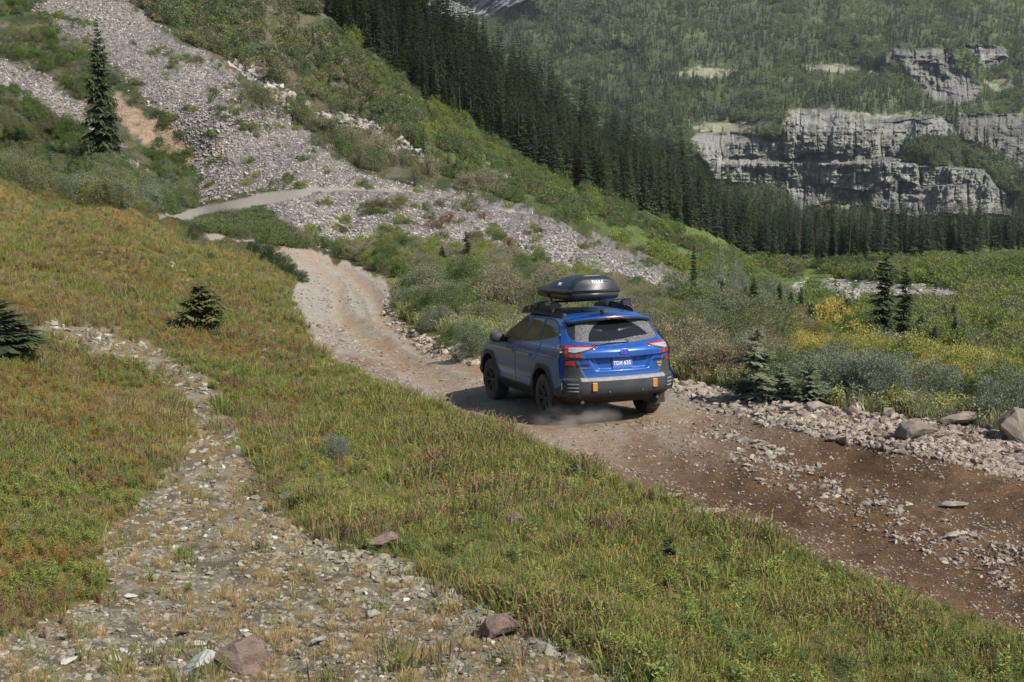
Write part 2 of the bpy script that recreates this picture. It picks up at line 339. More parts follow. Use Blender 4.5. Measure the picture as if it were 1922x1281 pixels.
CLIFF_A = [(1282, 262), (1310, 250), (1400, 252), (1460, 258), (1480, 206), (1560, 205), (1640, 218), (1710, 222), (1755, 214), (1790, 235), (1795, 262), (1700, 262), (1690, 305), (1760, 312), (1850, 318), (1870, 350), (1905, 375), (1900, 405), (1700, 408), (1640, 392), (1560, 378), (1500, 402), (1470, 355), (1400, 350), (1340, 335), (1320, 300)]
CLIFF_B = [(1665, 95), (1780, 94), (1795, 130), (1845, 165), (1838, 190), (1790, 200), (1745, 185), (1730, 160), (1690, 125), (1665, 118)]
CLIFF_C = [(1815, 88), (1880, 88), (1895, 110), (1860, 135), (1840, 115)]
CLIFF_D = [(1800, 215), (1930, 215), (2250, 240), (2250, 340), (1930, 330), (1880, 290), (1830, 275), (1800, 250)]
SCREES = [(1262, 140), (1300, 124), (1400, 132), (1330, 152)], [(1500, 122), (1600, 122), (1660, 140), (1600, 142), (1520, 136)], [(1282, 240), (1330, 228), (1400, 232), (1460, 222), (1466, 240), (1400, 250), (1310, 248)], [(1560, 205), (1640, 216), (1700, 212), (1750, 208), (1700, 222), (1600, 224)], [(1560, 370), (1610, 380), (1650, 395), (1580, 398), (1530, 390)], [(1840, 150), (1900, 150), (1900, 175), (1860, 178)]
GREYPEAK = [(760, -230), (1010, -230), (1000, 0), (940, 26), (880, 36), (800, 36)]
uf = np.arange(380, 2240, 1.7); vf = np.linspace(520, -220, 520)
FU, FV = np.meshgrid(uf, vf)
def farland(u, v):
    D = np.exp(_rf(u, v)); cl = np.maximum.reduce([sdist(c, u, v) for c in (CLIFF_A, CLIFF_B, CLIFF_C, CLIFF_D)])
    jf = (fbm(u / 12, v / 12, 4, 90) - .5) * 12
    m = sstep(-3, 4, cl + jf)
    wob = fbm(u / 40, v / 90, 3, 94) * 30
    # vertical buttresses and gullies, bedding ledges
    col = np.abs(fbm((u + wob) / 26, v / 150, 5, 91, .62) - .5) * 2
    col2 = np.abs(fbm((u + wob) / 9, v / 60, 4, 92, .6) - .5) * 2
    bed = fbm(u / 160, v / 5.5, 4, 93, .6)
    def blocks(sx, sy, sd_):
        vv_ = v + (fbm(u / 70, v / 50, 3, sd_) - .5) * 34; bnd = np.floor(vv_ / sy); uu_ = u + wob * .8 + _hash(bnd, bnd * 0, 0, sd_ + 1) * sx * .8; cf = uu_ / sx; ce = np.floor(cf); fr = cf - ce
        gap_ = np.minimum(fr, 1 - fr) * sx; nxt = _hash(ce + 1, bnd, 0, sd_ + 2); cur = _hash(ce, bnd, 0, sd_ + 2)
        return cur + (nxt - cur) * sstep(.86, 1.0, fr), np.exp(-(gap_ / 1.5) ** 2) * (_hash(ce, bnd, 1, sd_ + 3) > .35)
    b1, g1_ = blocks(62, 58, 500); b2, g2_ = blocks(21, 27, 520); iso = fbm(u / 14, v / 10, 5, 88, .6)
    D = D - m * ((b1 - .5) * 46 + (b2 - .5) * 15 + (iso - .5) * 26 + (bed - .5) * 8 - g1_ * 11 - g2_ * 4 + (col - .5) * 14)
    led = sstep(300, 312, v + (u - 1600) * .0 + wob * .25)
    D = D - m * led * 34 * inpoly(CLIFF_A, u, v)
    D = D * (1 - (1 - m) * (fbm(u / 55, v / 35, 5, 95) - .5) * .05)
    gp = sstep(-4, 6, sdist(GREYPEAK, u, v)); D = D * (1 - gp * np.abs(fbm(u / 20 + v / 14, v / 30, 5, 96) - .5) * .10)
    return D, m, gp
FD, FM, FG = farland(FU, FV)
FP = unproj(FU, FV, FD)
scr = np.maximum.reduce([sdist(list(s), FU, FV) for s in SCREES]) + (fbm(FU / 11, FV / 6, 4, 97) - .5) * 26
S_ = lambda a, b, m: a + (b - a) * np.clip(m, 0, 1)[..., None]
fc = np.zeros(FU.shape + (3,)); fc[:] = C(66, 78, 52)
fc = S_(fc, C(92, 104, 66), sstep(.5, .65, fbm(FU / 40, FV / 30, 4, 98)) * .6)
rockc = S_(np.broadcast_to(C(146, 144, 134), fc.shape), C(112, 112, 106), sstep(.45, .65, fbm(FU / 30, FV / 12, 4, 99)))
streak = sstep(.56, .72, fbm(FU / 6.5, FV / 34, 4, 100, .65)) * sstep(.35, .6, fbm(FU / 45, FV / 40, 3, 101))
rockc = S_(rockc, C(166, 164, 156), streak * .9)
rockc = S_(rockc, C(56, 58, 60), sstep(.60, .72, fbm(FU / 5, FV / 20, 4, 102, .65)) * .5)
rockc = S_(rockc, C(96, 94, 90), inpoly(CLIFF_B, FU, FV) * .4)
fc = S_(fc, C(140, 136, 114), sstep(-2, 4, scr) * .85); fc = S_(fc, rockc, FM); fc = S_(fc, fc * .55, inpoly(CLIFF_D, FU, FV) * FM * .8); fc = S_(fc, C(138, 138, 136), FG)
FNm = grid_normals(FP); r2_, c2_ = FU.shape; id2 = np.arange(r2_ * c2_).reshape(r2_, c2_)
q2 = np.stack([id2[:-1, :-1], id2[:-1, 1:], id2[1:, 1:], id2[1:, :-1]], -1).reshape(-1, 4)
def fm2(m): return (m[:-1, :-1] + m[:-1, 1:] + m[1:, 1:] + m[1:, :-1]).ravel() / 4
isc = fm2(FM) > .5; isg = fm2(FG) > .5
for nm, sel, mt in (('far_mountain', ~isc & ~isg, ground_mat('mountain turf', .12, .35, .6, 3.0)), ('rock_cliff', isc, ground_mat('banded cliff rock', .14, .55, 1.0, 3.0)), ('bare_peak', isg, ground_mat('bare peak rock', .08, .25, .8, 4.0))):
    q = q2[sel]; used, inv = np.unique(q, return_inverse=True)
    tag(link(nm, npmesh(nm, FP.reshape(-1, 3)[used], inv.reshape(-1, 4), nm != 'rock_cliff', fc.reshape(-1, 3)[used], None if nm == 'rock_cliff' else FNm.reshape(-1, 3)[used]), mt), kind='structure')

# the land goes on beyond the frame: a grassy mountainside to the left and behind, the valley to the right
def around(name, b0, b1, nb, prof, cols, seed, mat, ep):
    bs = np.linspace(b0, b1, nb); ds = np.geomspace(3.0, 420, 220); Bb, Dd = np.meshgrid(np.radians(bs), ds)
    x = Dd * np.sin(Bb); y = Dd * np.cos(Bb); z = prof(np.degrees(Bb), Dd) + (fbm(x / 18, y / 18, 4, seed) - .5) * np.clip(Dd / 20, .1, 5)
    V = np.stack([x, y, z], -1); nr_, nc2 = x.shape; ii = np.arange(nr_ * nc2).reshape(nr_, nc2); q = np.stack([ii[:-1, :-1], ii[:-1, 1:], ii[1:, 1:], ii[1:, :-1]], -1).reshape(-1, 4)[:, ::-1]
    m = fbm(x / 9, y / 9, 4, seed + 1)[..., None]; c = cols[0] + (cols[1] - cols[0]) * sstep(.4, .6, m); ke = (sstep(75, 40, np.abs(Bb) * 57.3) if b1 > 0 else sstep(-75, -40, Bb * 57.3))[..., None]; c = c * (1 - ke) + np.stack([np.interp(Dd * (1 + (m[..., 0] - .5) * .3), ep[0], ep[2][:, i]) for i in range(3)], -1) * ke; tag(link(name, npmesh(name, V.reshape(-1, 3), q, True, c.reshape(-1, 3)), mat), kind='structure')
def edge_profile(col):
    e = LP[:760, col]; d = np.hypot(e[:, 0], e[:, 1]); o = np.argsort(d); return d[o], e[o, 2] - .12 - d[o] * .004, COVER[:760, col][o]
_el, _er = edge_profile(2), edge_profile(-3)
def pl(bd, d):
    flat = -2.75 - .012 * np.minimum(d, 40); k = sstep(-95, -50, bd); return flat * (1 - k) + np.interp(d, _el[0], _el[1]) * k + np.clip(d - 60, 0, 400) * .5 * sstep(-35, -60, bd) * sstep(-120, -95, bd)
around('hillside', -200, -28.0, 150, pl, (C(98, 94, 58), C(120, 100, 56)), 300, mats[0], _el)
def pr2(bd, d): return np.interp(d, _er[0], _er[1]) * sstep(120, 60, bd) + (-3.2 - .02 * np.minimum(d, 60)) * (1 - sstep(120, 60, bd))
around('valley_side', 28.0, 160, 110, pr2, (C(84, 96, 54), C(104, 100, 66)), 310, mats[3], _er)
# ------------------------------------------------------------------ the car
CR_W = np.array([toworld_cam(CAR_R @ e) for e in np.eye(3)]).T          # car axes -> world
CT_W = toworld_cam(CAR_T)
CAR_M = Matrix([[CR_W[0, 0], CR_W[0, 1], CR_W[0, 2], CT_W[0]], [CR_W[1, 0], CR_W[1, 1], CR_W[1, 2], CT_W[1]], [CR_W[2, 0], CR_W[2, 1], CR_W[2, 2], CT_W[2]], [0, 0, 0, 1]])
def car_px(P, mirror=True):
    "survey direction of a point of the left half of the car (right half mirrored)"
    Q = np.array(P, float)
    if mirror: Q[..., 0] = -np.abs(Q[..., 0])
    Cc = Q @ CAR_R.T + CAR_T
    return CU + F * Cc[..., 0] / Cc[..., 1], CV - F * Cc[..., 2] / Cc[..., 1]
def pbr(name, col, rough=.5, metal=0.0, coat=0.0, spec=.5, dust=0.0, dustcol=(.42, .36, .29), dscale=3.0, emit=0):
    m, nt, b = new_mat(name)
    b.inputs['Roughness'].default_value = rough; b.inputs['Metallic'].default_value = metal
    b.inputs['Coat Weight'].default_value = coat; b.inputs['Coat Roughness'].default_value = .08; b.inputs['Specular IOR Level'].default_value = spec
    mx = node(nt, 'ShaderNodeMix', data_type='RGBA'); mx.inputs[6].default_value = (*col, 1); mx.inputs[7].default_value = (*dustcol, 1)
    n = noise_node(nt, dscale, 8, 'Object', .7); mr = node(nt, 'ShaderNodeMapRange'); mr.inputs[1].default_value = .35; mr.inputs[2].default_value = .75
    mr.inputs[3].default_value = dust * .25; mr.inputs[4].default_value = dust
    nt.links.new(n.outputs[0], mr.inputs[0]); nt.links.new(mr.outputs[0], mx.inputs[0]); nt.links.new(mx.outputs[2], b.inputs['Base Color'])
    return m
M = {}
M['paint'] = pbr('metallic blue paint', (.008, .078, .32), .38, .30, .45, .4, .09, (.24, .26, .28), 6)
# road dust lies thick low on the paint
_nt = M['paint'].node_tree; _b = _nt.nodes['Principled BSDF']; _mx = [n for n in _nt.nodes if n.type == 'MIX'][0]
_tc = node(_nt, 'ShaderNodeTexCoord'); _sx = node(_nt, 'ShaderNodeSeparateXYZ'); _nt.links.new(_tc.outputs['Object'], _sx.inputs[0])
_mr = node(_nt, 'ShaderNodeMapRange'); _mr.inputs[1].default_value = 1.0; _mr.inputs[2].default_value = .45; _mr.inputs[3].default_value = 0; _mr.inputs[4].default_value = .12
_nt.links.new(_sx.outputs[2], _mr.inputs[0])
_n2 = noise_node(_nt, 28, 6, 'Object', .75); _ml = node(_nt, 'ShaderNodeMath', operation='MULTIPLY'); _nt.links.new(_mr.outputs[0], _ml.inputs[0]); _nt.links.new(_n2.outputs[0], _ml.inputs[1])
_ad = node(_nt, 'ShaderNodeMath', operation='ADD'); _src = _mx.inputs[0].links[0].from_socket; _nt.links.new(_src, _ad.inputs[0]); _nt.links.new(_ml.outputs[0], _ad.inputs[1]); _nt.links.new(_ad.outputs[0], _mx.inputs[0])
_ra = node(_nt, 'ShaderNodeMath', operation='MULTIPLY_ADD'); _ra.inputs[1].default_value = 1.2; _ra.inputs[2].default_value = .22; _nt.links.new(_ad.outputs[0], _ra.inputs[0]); _nt.links.new(_ra.outputs[0], _b.inputs['Roughness'])
M['clad'] = pbr('dusty charcoal plastic', (.022, .024, .028), .62, 0, 0, .35, .10, (.36, .35, .34), 5)
M['ledge'] = pbr('scuffed plastic ledge', (.13, .135, .14), .6, 0, 0, .4, .6, (.5, .47, .42), 14)
M['black'] = pbr('black plastic', (.012, .012, .013), .35, 0, 0, .5, .06)
M['under'] = pbr('black underside', (.010, .010, .010), .8, 0, 0, .2, .12)
M['glass'] = pbr('dark side glass', (.012, .013, .008), .06, 0, 0, .22, 0.0)
M['tyre'] = pbr('dusty tyre rubber', (.022, .021, .020), .85, 0, 0, .3, .45, (.24, .20, .165), 3)
M['rim'] = pbr('matte black rim', (.016, .016, .017), .45, .3, 0, .5, .25, (.24, .20, .165), 4)
M['red'] = pbr('red lens', (.42, .008, .012), .12, 0, 1, .6, .05); M['smoke'] = pbr('smoked lens', (.035, .012, .010), .12, 0, 1, .6, .05)
M['clear'] = pbr('clear lens', (.32, .32, .33), .15, 0, 1, .6, .1); M['amber'] = pbr('amber painted cover', (.45, .17, .015), .4, 0, 0, .5, .1)
M['chrome'] = pbr('chrome', (.75, .76, .78), .18, 1, 0, .5, .1); M['silver'] = pbr('bar metal', (.30, .32, .35), .35, 1, 0, .5, .05)
M['plate'] = pbr('blue number plate', (.03, .10, .36), .5, 0, 0, .5, .15, (.4, .45, .5), 30); M['white'] = pbr('white lettering', (.72, .73, .75), .5)
M['badge'] = pbr('deep blue badge', (.015, .03, .48), .25, 0, 1); M['box'] = pbr('matt black box shell', (.012, .015, .020), .40, 0, 0, .45, .05, (.3, .3, .32), 5)
M['gold'] = pbr('gold badge', (.5, .26, .03), .4, .2)
# dusty rear glass: a film of dust speckle outside the sweep of the wiper
def dusty_glass():
    m, nt, b = new_mat('dust speckled rear glass')
    at = node(nt, 'ShaderNodeVertexColor', layer_name='tint')
    n = noise_node(nt, 95, 3, 'Object', .8); mr = node(nt, 'ShaderNodeMapRange'); mr.inputs[1].default_value = .42; mr.inputs[2].default_value = .62
    nt.links.new(n.outputs[0], mr.inputs[0])
    mu = node(nt, 'ShaderNodeMath', operation='MULTIPLY'); nt.links.new(mr.outputs[0], mu.inputs[0]); nt.links.new(at.outputs[0], mu.inputs[1])
    mx = node(nt, 'ShaderNodeMix', data_type='RGBA'); mx.inputs[6].default_value = (.010, .011, .013, 1); mx.inputs[7].default_value = (.26, .25, .235, 1)
    nt.links.new(mu.outputs[0], mx.inputs[0]); nt.links.new(mx.outputs[2], b.inputs['Base Color'])
    r = node(nt, 'ShaderNodeMapRange'); r.inputs[3].default_value = .12; r.inputs[4].default_value = .8; nt.links.new(mu.outputs[0], r.inputs[0]); nt.links.new(r.outputs[0], b.inputs['Roughness'])
    return m
M['dusty'] = dusty_glass()

def pchip(xs, ys, x):
    xs = np.array(xs, float); ys = np.array(ys, float); h = np.diff(xs); d = np.diff(ys) / h; m = np.zeros(len(xs))
    m[0], m[-1] = d[0], d[-1]
    for i in range(1, len(xs) - 1):
        m[i] = 0 if d[i - 1] * d[i] <= 0 else 2 * d[i - 1] * d[i] / (d[i - 1] + d[i])
    i = np.clip(np.searchsorted(xs, x) - 1, 0, len(h) - 1); t = (x - xs[i]) / h[i]
    return (2 * t**3 - 3 * t**2 + 1) * ys[i] + (t**3 - 2 * t**2 + t) * h[i] * m[i] + (-2 * t**3 + 3 * t**2) * ys[i + 1] + (t**3 - t**2) * h[i] * m[i + 1]
#        z     w     yr     yf    rr   rf
RINGS = [(.30, .80, -.62, 3.55, .24, .45), (.37, .84, -.80, 3.68, .24, .48), (.44, .90, -.93, 3.78, .26, .50), (.50, .925, -1.06, 3.83, .28, .52), (.60, .93, -1.09, 3.84, .28, .55), (.70, .93, -1.085, 3.84, .28, .55), (.735, .928, -1.02, 3.83, .28, .55),
         (.80, .927, -1.015, 3.78, .29, .56), (.90, .926, -1.015, 3.66, .30, .58), (1.005, .926, -1.02, 3.40, .31, .60), (1.03, .922, -1.045, 3.25, .31, .60), (1.09, .915, -1.045, 2.95, .31, .62), (1.14, .895, -1.02, 2.60, .31, .60), (1.17, .875, -.985, 2.42, .31, .5), (1.21, .852, -.94, 2.30, .31, .4),
         (1.30, .805, -.84, 2.08, .31, .3), (1.40, .755, -.74, 1.86, .30, .3), (1.50, .700, -.63, 1.62, .28, .28), (1.56, .655, -.55, 1.46, .26, .26), (1.605, .605, -.47, 1.34, .24, .25), (1.635, .54, -.36, 1.20, .24, .25), (1.655, .42, -.15, 1.05, .24, .25), (1.665, .23, .10, .85, .2, .2), (1.668, .02, .35, .60, .015, .015)]
_rz = [r[0] for r in RINGS]; _q = np.arange(len(RINGS))
def ring(q):
    return [pchip(_q, [r[k] for r in RINGS], q) for k in range(6)]
rowq = np.concatenate([np.linspace(0, 19, 300), np.linspace(19, 23, 60)[1:]])
na, nb_, nc_, nd = 110, 60, 430, 80
def half_ring(q):
    z, w_, yr, yf, rr, rf = ring(q)
    w_ = w_ + .0; L = []
    xr = np.linspace(0, 1, na)[:, None]
    x = xr[:, 0] * (w_ - rr); y = yr + 0 * x; L.append((x, y))
    a = np.linspace(0, math.pi / 2, nb_ + 2)[1:-1]; L.append((w_ - rr + rr * np.sin(a), yr + rr - rr * np.cos(a)))
    t = np.linspace(0, 1, nc_); L.append((w_ + 0 * t, yr + rr + t * (yf - rf - yr - rr)))
    a = np.linspace(0, math.pi / 2, 30)[1:-1]; L.append((w_ - rf + rf * np.cos(a), yf - rf + rf * np.sin(a)))
    t = np.linspace(1, 0, nd); L.append((t * (w_ - rf), yf + 0 * t))
    x = np.concatenate([l[0] for l in L]); y = np.concatenate([l[1] for l in L])
    y = np.where(y < yr + rr + .01, y + .16 * (x / .9) ** 2 * min(1, max(.3, (1.7 - z) / .5)), y)                      # rear face bows outwards
    y = np.where(y > yf - rf, y - .25 * (x / .9) ** 2 * (z < 1.1), y)
    g = np.clip((y - 1.4) / 2.4, -1, 1); x = x * (1 - .035 * g ** 4 * (z < 1.15) - .02 * np.clip(-g, 0, 1) ** 2)
    return np.stack([x, y, z + 0 * x], -1)
SH = np.array([half_ring(q) for q in rowq])               # rows, half columns
SH[..., 2] += np.where(SH[..., 2] > 1.5, 0, 0)
NR = len(rowq); NCH = SH.shape[1]
# shape the flank: door scallop and the shoulder line
yy, zz = SH[..., 1], SH[..., 2]
flank = sstep(-.55, -.3, yy) * sstep(3.3, 3.0, yy) * (zz < 1.15)
SH[..., 0] -= flank * (.022 * np.exp(-((zz - .56) / .09) ** 2) + .010 * np.exp(-((zz - .80) / .08) ** 2) - .010 * np.exp(-((zz - 1.0) / .03) ** 2))
# roof drops a little to the rear, roof line dips
SH[..., 2] -= sstep(1.2, 1.5, zz) * sstep(.6, -.8, yy) * .03
NRM = np.zeros_like(SH); _du = np.gradient(SH, axis=1); _dv = np.gradient(SH, axis=0); NRM = np.cross(_du, _dv); NRM /= np.linalg.norm(NRM, axis=-1, keepdims=True) + 1e-9
PU, PV = car_px(SH * np.array([-1, 1, 1]))
# traced outlines (survey directions, left half)
def T2(pts): return [(x / 5.823 + 1020, y / 5.823 + 560) for x, y in pts]
def T3(pts): return [(x / 5.57 + 890, y / 5.57 + 570) for x, y in pts]
def T9(pts): return [(x / 9.61 + 900, y / 9.61 + 560) for x, y in pts]
LAMP = T2([(143, 548), (160, 516), (240, 513), (330, 513), (595, 526), (560, 556), (470, 588), (412, 602), (444, 660), (330, 662), (215, 655), (178, 612)])
L_RED1 = T2([(232, 520), (330, 520), (330, 536), (268, 540), (262, 622), (330, 630), (330, 652), (238, 646)]); L_RED2 = T2([(348, 518), (585, 528), (560, 538), (348, 534)]); L_RED3 = T2([(348, 618), (400, 618), (432, 650), (348, 652)])
L_CLR = T2([(270, 545), (330, 540), (545, 540), (480, 568), (400, 588), (345, 600), (275, 590)])
REFL = T2([(240, 690), (338, 690), (345, 736), (242, 736)])
HATCHL = T2([(238, 268), (330, 232), (420, 212), (700, 195), (1000, 185), (1000, 488), (820, 492), (560, 492), (430, 482), (350, 470), (300, 448), (262, 395), (242, 330)])
TAILG = T2([(362, 668), (430, 655), (500, 640), (1000, 590), (1000, 850), (640, 872), (470, 884), (430, 820)])
WIN_F = T9([(480, 775), (545, 565), (700, 400), (860, 345), (905, 340), (760, 770)]); WIN_R = T9([(800, 770), (965, 340), (1195, 352), (1050, 765)]); WIN_Q = T9([(1075, 765), (1215, 365), (1320, 375), (1405, 420), (1445, 560), (1450, 640), (1340, 715), (1165, 750)]); WIN_V = T9([(440, 770), (455, 720), (525, 610), (480, 770)])
DLO = T9([(430, 790), (440, 690), (560, 540), (700, 380), (850, 320), (1000, 312), (1200, 335), (1350, 370), (1430, 430), (1465, 560), (1468, 645), (1350, 730), (1180, 765), (950, 785), (700, 792)])
GAP_FR = T9([(745, 790), (680, 870), (650, 960), (645, 1250)]) + T3([(450, 870)]); GAP_RR = T9([(1115, 790), (1080, 900), (1030, 1020), (990, 1100)])
GAP_HATCH = T9([(1540, 420), (1560, 600), (1625, 740), (1630, 830)])
dl = lambda p, c=True: polydist(p, PU, PV, c)
side = (SH[..., 1] > -.55) & (SH[..., 0] > .5); rear = SH[..., 1] < -.30
X_, Y_, Z_ = SH[..., 0], SH[..., 1], SH[..., 2]
arch_d = np.minimum(np.hypot(Y_ - 0, Z_ - .375), np.hypot(Y_ - 2.745, Z_ - .375))
BUMP = T3([(925, 575), (925, 820), (900, 868), (790, 903), (790, 1200), (1700, 1200), (1700, 575)])
def octa(y0, r):   # clipped-corner arch flare
    dy = np.abs(Y_ - y0); dz = Z_ - .36; return np.maximum.reduce([dy - r * 1.0, dz - r * .93, (dy * .75 + dz * .75) - r * .99])
flare = np.minimum(octa(0, .565), octa(2.745, .565))
sidem = (X_ > .55) & (Z_ < 1.05)
cut = sidem & (arch_d < .445)
m_lamp = rear & inpoly(LAMP, PU, PV) & (Z_ < 1.3)
dy_sill = pchip([-.6, .5, .62, 2.1, 2.25, 2.6], [.40, .40, .49, .49, .42, .40], np.clip(Y_, -.6, 2.6))
blue_low = np.where(Y_ < 0, .47 + .0 * Y_, dy_sill)
m_clad = (sidem & (flare < 0) & (Y_ > -.8)) | (Z_ < blue_low) & (X_ > .5)
in_b = inpoly(BUMP, PU, PV) & (Y_ < -.3)
m_bump = in_b & ~inpoly(TAILG, PU, PV) & ~m_lamp & (Z_ < 1.0)
m_under = (Y_ < -.3) & (Z_ < .455)
m_glassR = rear & inpoly(HATCHL, PU, PV) & (Z_ > 1.1)
onside = (X_ > .4) & (Y_ > -.62) & (Z_ > 1.0)
m_dlo = onside & inpoly(DLO, PU, PV); m_win = onside & (inpoly(WIN_F, PU, PV) | inpoly(WIN_R, PU, PV) | inpoly(WIN_Q, PU, PV) | inpoly(WIN_V, PU, PV))
m_ws = (Z_ > 1.14) & (Z_ < 1.58) & (Y_ > 1.2) & (X_ < .62) & ~m_dlo
zoneC = np.zeros(SH.shape[:2], int)                 # 0 body
DOORF = (Y_ > 1.12) & (Y_ < 2.32); gapf = polydist(GAP_FR, PU, PV, False); gapr = polydist(GAP_RR, PU, PV, False)
# door limits in the flank: in front of / behind the traced gap
def xat(poly, v): p = sorted(poly, key=lambda a: a[1]); return np.interp(v, [a[1] for a in p], [a[0] for a in p])
ufr = xat(GAP_FR, PV); urr = xat(GAP_RR, PV)
isflank = (X_ > .5) & (Z_ > dy_sill) & (Z_ < 1.25) & ~m_dlo
zoneC[isflank & (PU < ufr) & (Y_ < 2.27)] = 1; zoneC[isflank & (PU >= ufr) & (PU < urr) & (flare > 0) & (Y_ > .2)] = 2
m_tail = (Y_ < -.2) & (X_ < .74) & (Z_ > .66) & (Z_ < 1.545)
zoneC[m_tail] = 3; 
zoneC[m_clad] = 4; zoneC[m_bump] = 5; zoneC[m_under & (Y_ < -.42)] = 11; zoneC[m_dlo] = 6; zoneC[m_win] = (20 + np.argmax(np.stack([sdist(w__, PU, PV) for w__ in (WIN_V, WIN_F, WIN_R, WIN_Q)]), 0))[m_win]; zoneC[m_glassR] = 8; zoneC[m_lamp] = 9; zoneC[m_ws] = 10
zoneC[cut] = -1
# thickness of applied parts
off = np.zeros(SH.shape[:2])
off += .022 * sstep(.0, -.02, flare) * (zoneC == 4) + .006 * (zoneC == 4)
off += .014 * (zoneC == 5)
off -= .006 * ((zoneC >= 20) | (zoneC == 8)); off += .008 * m_lamp
gd = np.minimum(gapf, gapr); off -= .010 * np.exp(-(gd / .55) ** 2) * isflank
gh = polydist(GAP_HATCH, PU, PV, False); off -= .008 * np.exp(-(gh / .5) ** 2) * (Y_ < -.3)
# recess for the number plate
rec = sstep(.53, .44, X_ + (1.0 - Z_) * .55) * sstep(1.01, 1.0, Z_) * sstep(.83, .85, Z_) * (Y_ < -.7); off -= rec * .055
for _ in range(3): off[1:-1, 1:-1] = (off[1:-1, 1:-1] * 2 + off[:-2, 1:-1] + off[2:, 1:-1] + off[1:-1, :-2] + off[1:-1, 2:]) / 6
SHO = SH + NRM * off[..., None]
full = lambda A, s=-1: np.concatenate([A[:, ::-1] * np.array([s, 1, 1]) if A.ndim == 3 else A[:, ::-1], A[:, 1:]], 1)
# left half first (x negative)
VF = full(SHO); NF = full(NRM)
ZF = full(zoneC); XF = VF[..., 0]
nrC, ncC = ZF.shape; idc = np.arange(nrC * ncC).reshape(nrC, ncC)
qc = np.stack([idc[:-1, :-1], idc[:-1, 1:], idc[1:, 1:], idc[1:, :-1]], -1)
zf4 = np.stack([ZF[:-1, :-1], ZF[:-1, 1:], ZF[1:, 1:], ZF[1:, :-1]], -1)
zq = np.median(zf4, -1).astype(int); zq[(zf4 == -1).sum(-1) >= 2] = -1
# crumbs of a zone cut off from it go to the zone around them
def clean(zq):
    h, w_ = zq.shape; lab = np.arange(h * w_).reshape(h, w_); 
    for it in range(400):
        old = lab.copy()
        for ax in (0, 1):
            for _r in (0, 1):
                A = lab if not _r else (lab[::-1] if ax == 0 else lab[:, ::-1]); Z = zq if not _r else (zq[::-1] if ax == 0 else zq[:, ::-1])
                n_ = A.shape[ax]
                for i in range(1, n_):
                    if ax == 0: k_ = Z[i] == Z[i - 1]; A[i][k_] = np.minimum(A[i], A[i - 1])[k_]
                    else: k_ = Z[:, i] == Z[:, i - 1]; A[:, i][k_] = np.minimum(A[:, i], A[:, i - 1])[k_]
        if (lab == old).all(): break
    u_, inv, cnt = np.unique(lab, return_inverse=True, return_counts=True); small = (cnt[inv] < 260).reshape(h, w_)
    out = zq.copy(); out[small] = -9
    for it in range(60):
        if not (out == -9).any(): break
        for sh_ in ((0, 1), (0, -1), (1, 0), (-1, 0)):
            nb = np.roll(out, sh_, (0, 1)); k_ = (out == -9) & (nb != -9); out[k_] = nb[k_]
    return out
zq = clean(zq)
xq = (XF[:-1, :-1] + XF[1:, 1:]) / 2; yq = (VF[:-1, :-1, 1] + VF[1:, 1:, 1]) / 2
tintF = np.ones(VF.shape[:2] + (3,))
ARC = T2([(495, 478), (492, 420), (505, 370), (545, 305), (600, 262), (680, 232), (840, 224), (960, 262), (1060, 320), (1145, 392), (1000, 412), (880, 440), (700, 470)])
pu2, pv2 = car_px(VF, False)
tintF[:] = np.where(inpoly(ARC, pu2, pv2), .015, 1.0)[..., None]
SMOKE_SIDE = (pu2 < 1020 + 345 / 5.823) | (XF > .66)
tintF[SMOKE_SIDE] = .12
qn = idc.size
def shell_part(name, sel, mat, parent, lift=0.0, cols=False):
    q = qc[sel]; used, inv = np.unique(q, return_inverse=True)
    V = VF.reshape(-1, 3)[used] + NF.reshape(-1, 3)[used] * lift
    me = npmesh(name, V, inv.reshape(-1, 4), True, tintF.reshape(-1, 3)[used] if cols else None)
    return link(name, me, mat, parent)
def MB(): return bmesh.new()
def finish(bm, name, mat, parent, smooth=False, bev=0):
    if bev: bmesh.ops.bevel(bm, geom=list(bm.edges), offset=bev, segments=2, affect='EDGES', profile=.5, clamp_overlap=True)
    bmesh.ops.recalc_face_normals(bm, faces=bm.faces)
    me = bpy.data.meshes.new(name); bm.to_mesh(me); bm.free()
    for p in me.polygons: p.use_smooth = smooth
    return link(name, me, mat, parent)
def box(bm, c, s, rot=None):
    m = Matrix.Translation(c) @ (rot.to_4x4() if rot else Matrix()) @ Matrix.Diagonal((*s, 1))
    return bmesh.ops.create_cube(bm, size=1, matrix=m)['verts']
def cyl(bm, a, b, r1, r2=None, n=16):
    a = Vector(a); b = Vector(b); d = b - a; r2 = r1 if r2 is None else r2
    m = Matrix.Translation((a + b) / 2) @ d.to_track_quat('Z', 'Y').to_matrix().to_4x4()
    return bmesh.ops.create_cone(bm, cap_ends=True, segments=n, radius1=r1, radius2=r2, depth=d.length, matrix=m)['verts']
def loft(bm, rings, cap=True):
    R_ = [[bm.verts.new(p) for p in r] for r in rings]
    for a, b in zip(R_[:-1], R_[1:]):
        n = len(a)
        for i in range(n): bm.faces.new((a[i], a[(i + 1) % n], b[(i + 1) % n], b[i]))
    if cap: bm.faces.new(R_[0][::-1]); bm.faces.new(R_[-1])
